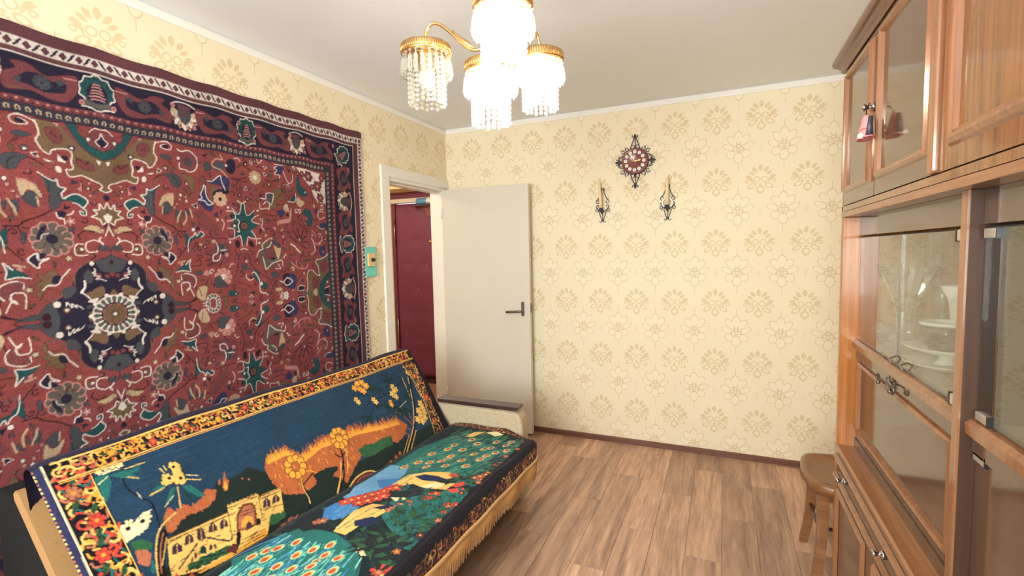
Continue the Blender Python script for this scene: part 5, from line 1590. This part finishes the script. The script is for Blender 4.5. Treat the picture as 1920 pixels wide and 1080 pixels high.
def sconce(x, zc, label, ring_on, lean):
    s_ = empty('candle_sconce', (x, 0, zc), label, 'sconce', 'candle sconces under the clock')
    b = MB(); y = -.008
    def p(a, c, yy=y): return (x + a, yy, zc + c)
    for sg in (-1, 1):
        b.tube([p(sg * .003, .118), p(sg * .012, .085), p(sg * .030, .045), p(sg * .036, .030)], .0028, 6)
        b.tube(curl((x + sg * .034, zc + .020), .017, rad(90), .95, -sg, y=y), .0028, 6)
        b.tube(curl((x + sg * .036, zc - .014), .013, rad(-90), .95, sg, y=y), .0028, 6)
        b.tube([p(sg * .040, -.030), p(sg * .018, -.050), p(0, -.060)], .003, 6)
        b.tube(curl((x + sg * .040, zc - .044), .014, rad(90), .9, -sg, y=y), .0028, 6)
        b.tube([p(sg * .026, -.056), p(sg * .012, -.100), p(sg * .003, -.122)], .0028, 6)
        b.tube(curl((x + sg * .012, zc - .122), .012, rad(-90 + sg * 90), .6, -sg, y=y), .0026, 6)
        b.tube(curl((x + sg * .008, zc + .110), .010, rad(-90), .8, sg, y=y), .0026, 6)
    b.tube([p(0, -.055), p(0, -.125)], .0028, 6)
    b.tube([(x, y, zc - .062), (x, -.035, zc - .070), (x, -.060, zc - .056)], .005, 8)
    b.build('iron_bracket', 'black_metal', s_)
    cup_ = MB().lathe([(.004, -.012), (.020, -.006), (.024, .004), (.015, .004), (.014, .018), (.012, .018), (.012, .0)], (x, -.060, zc - .048), 14).build('candle_cup', 'black_metal', s_)
    MB().tube([(x, -.060, zc - .045), (x + lean * .3, -.060, zc + .03), (x + lean, -.060, zc + .15), (x + lean * 1.05, -.060, zc + .162)], [.0115, .0115, .0105, .004], 14).build('candle', 'ivory', s_)
    if ring_on: MB().tube([(x + .034 * math.cos(a), -.022, zc - .012 + .034 * math.sin(a)) for a in np.linspace(0, 2 * PI, 36, endpoint=False)], .0062, 8, True).build('ring', 'numeral_white', s_)['label'] = 'cream ring behind the candle'
sconce(1.338, 1.800, 'black iron candle sconce with leaning candle, left of the pair under the clock', False, -.012)
sconce(1.800, 1.795, 'black iron candle sconce with cream ring behind its candle, right of the pair', True, .002)

# ------------------------------------------------------------------ chandelier
CHX, CHY = 1.486, -2.180
ch = empty('chandelier', (CHX, CHY, 2.5), 'gilt chandelier with four crystal lamps hanging from the ceiling', 'chandelier')
MB().lathe([(.055, 0), (.052, -.012), (.020, -.030), (.012, -.040)], (CHX, CHY, 2.498), 24).build('ceiling_rose', 'brass', ch)
MB().tube([(CHX, CHY, 2.47), (CHX, CHY, 2.10)], .006, 10).build('stem', 'brass', ch)
MB().lathe([(.004, .06), (.014, .05), (.018, .03), (.030, .010), (.030, -.010), (.016, -.03), (.008, -.04)], (CHX, CHY, 2.105), 20).build('hub', 'brass', ch)
def lamp(x, y, zr, lit, label):
    """zr: height of the middle of the ring"""
    r = .080; sh = MB(); prof = []
    for i in range(7): prof.append((r - (.002 if i % 2 else 0), -.014 + .028 * i / 6))
    sh.lathe([(r - .006, -.014)] + prof + [(r - .012, .016), (.030, .020), (.012, .022), (.010, .034), (.006, .036)], (x, y, zr), 48)
    # ribs around the ring
    for k in range(60):
        a = 2 * PI * k / 60; sh.tube([(x + (r + .0008) * math.cos(a), y + (r + .0008) * math.sin(a), zr - .011), (x + (r + .0008) * math.cos(a), y + (r + .0008) * math.sin(a), zr + .011)], .0016, 4)
    s_ = sh.build('lamp_ring', 'brass', ch); s_['label'] = label
    cage = MB()
    for rr, z in ((r - .006, zr - .016), (.059, zr - .020)): cage.tube([(x + rr * math.cos(a), y + rr * math.sin(a), z) for a in np.linspace(0, 2 * PI, 32, endpoint=False)], .0016, 5, True)
    for k in range(4): a = rad(45 + 90 * k); cage.tube([(x + .059 * math.cos(a), y + .059 * math.sin(a), zr - .020), (x + .076 * math.cos(a), y + .076 * math.sin(a), zr - .012)], .0016, 5)
    cage.build('wire_cage', 'brass', s_)
    MB().lathe([(.001, .012), (.013, .010), (.014, -.03), (.012, -.034)], (x, y, zr), 14).build('socket', 'brass', s_)
    b = MB(); b.lathe([(.011, -.030), (.014, -.045), (.026, -.070), (.029, -.088), (.025, -.106), (.012, -.118), (.001, -.120)], (x, y, zr), 18); b.build('bulb', 'bulb' if lit else 'bulb_off', s_)
    # outer tier: button over a long prism
    pr0 = None
    for k in range(22):
        a = 2 * PI * k / 22
        if pr0 is None:
            m_ = MB(); m_.lathe([(.0006, 0), (.0062, -.006), (.0006, -.012)], (0, 0, 0), 6, smooth=False); m_.lathe([(.0015, -.0125), (.0060, -.022), (.0080, -.060), (.0005, -.074)], (0, 0, 0), 6, smooth=False)
            pr0 = m_.build('prism', 'prism'); pr0.parent = s_; o = pr0
        else: o = dup(pr0, s_)
        o.location = Vector((x + .0755 * math.cos(a), y + .0755 * math.sin(a), zr - .014)) - Vector(ch.location); o.rotation_euler = (0, 0, a); o.rotation_euler.rotate_axis('Y', -.07)
    st0 = None
    for k in range(20):
        a = 2 * PI * k / 20
        if st0 is None:
            m_ = MB()
            for j in range(10): m_.lathe([(.0006, -j * .0152), (.0056, -j * .0152 - .0025), (.0073, -j * .0152 - .0072), (.0056, -j * .0152 - .012), (.0006, -j * .0152 - .0145)], (0, 0, 0), 7, smooth=False)
            st0 = m_.build('bead_strand', 'prism'); st0.parent = s_; o = st0
        else: o = dup(st0, s_)
        o.location = Vector((x + .0570 * math.cos(a), y + .0570 * math.sin(a), zr - .022 - (.004 if k % 2 else 0))) - Vector(ch.location); o.rotation_euler = (0, 0, a)
ZA, ZM, RA = 2.120, 2.036, .2219
def arm(th):
    c, s_ = math.cos(th), math.sin(th)
    P = [(.020, 2.103), (.05, 2.098), (.085, 2.118), (.125, 2.158), (.160, 2.190), (.190, 2.203), (.212, 2.194), (RA, 2.168), (RA, ZA + .030)]
    P = catmull([(CHX + r * c, CHY + r * s_, z) for r, z in P], 4)
    MB().tube([tuple(p) for p in P], .0052, 8).build('arm', 'brass', ch)
    Q_ = catmull([(CHX + r * c, CHY + r * s_, z) for r, z in ((.055, 2.108), (.09, 2.132), (.125, 2.170))], 3)
    MB().tube([tuple(p) for p in Q_], [.002, .006, .009, .009, .006, .003, .002][:len(Q_)] if len(Q_) <= 7 else .006, 8).build('arm_leaf', 'brass', ch)
for a_, lit, lb in ((185.55, False, 'unlit lamp'), (305.55, True, 'lit lamp nearest the camera'), (65.55, True, 'lit lamp farthest from the camera')):
    th = rad(a_); arm(th); lamp(CHX + RA * math.cos(th), CHY + RA * math.sin(th), ZA, lit, lb)
MB().tube([(CHX, CHY, 2.075), (CHX, CHY, ZM + .03)], .006, 8).build('drop_stem', 'brass', ch)
lamp(CHX, CHY, ZM, True, 'lit centre lamp hanging lower')
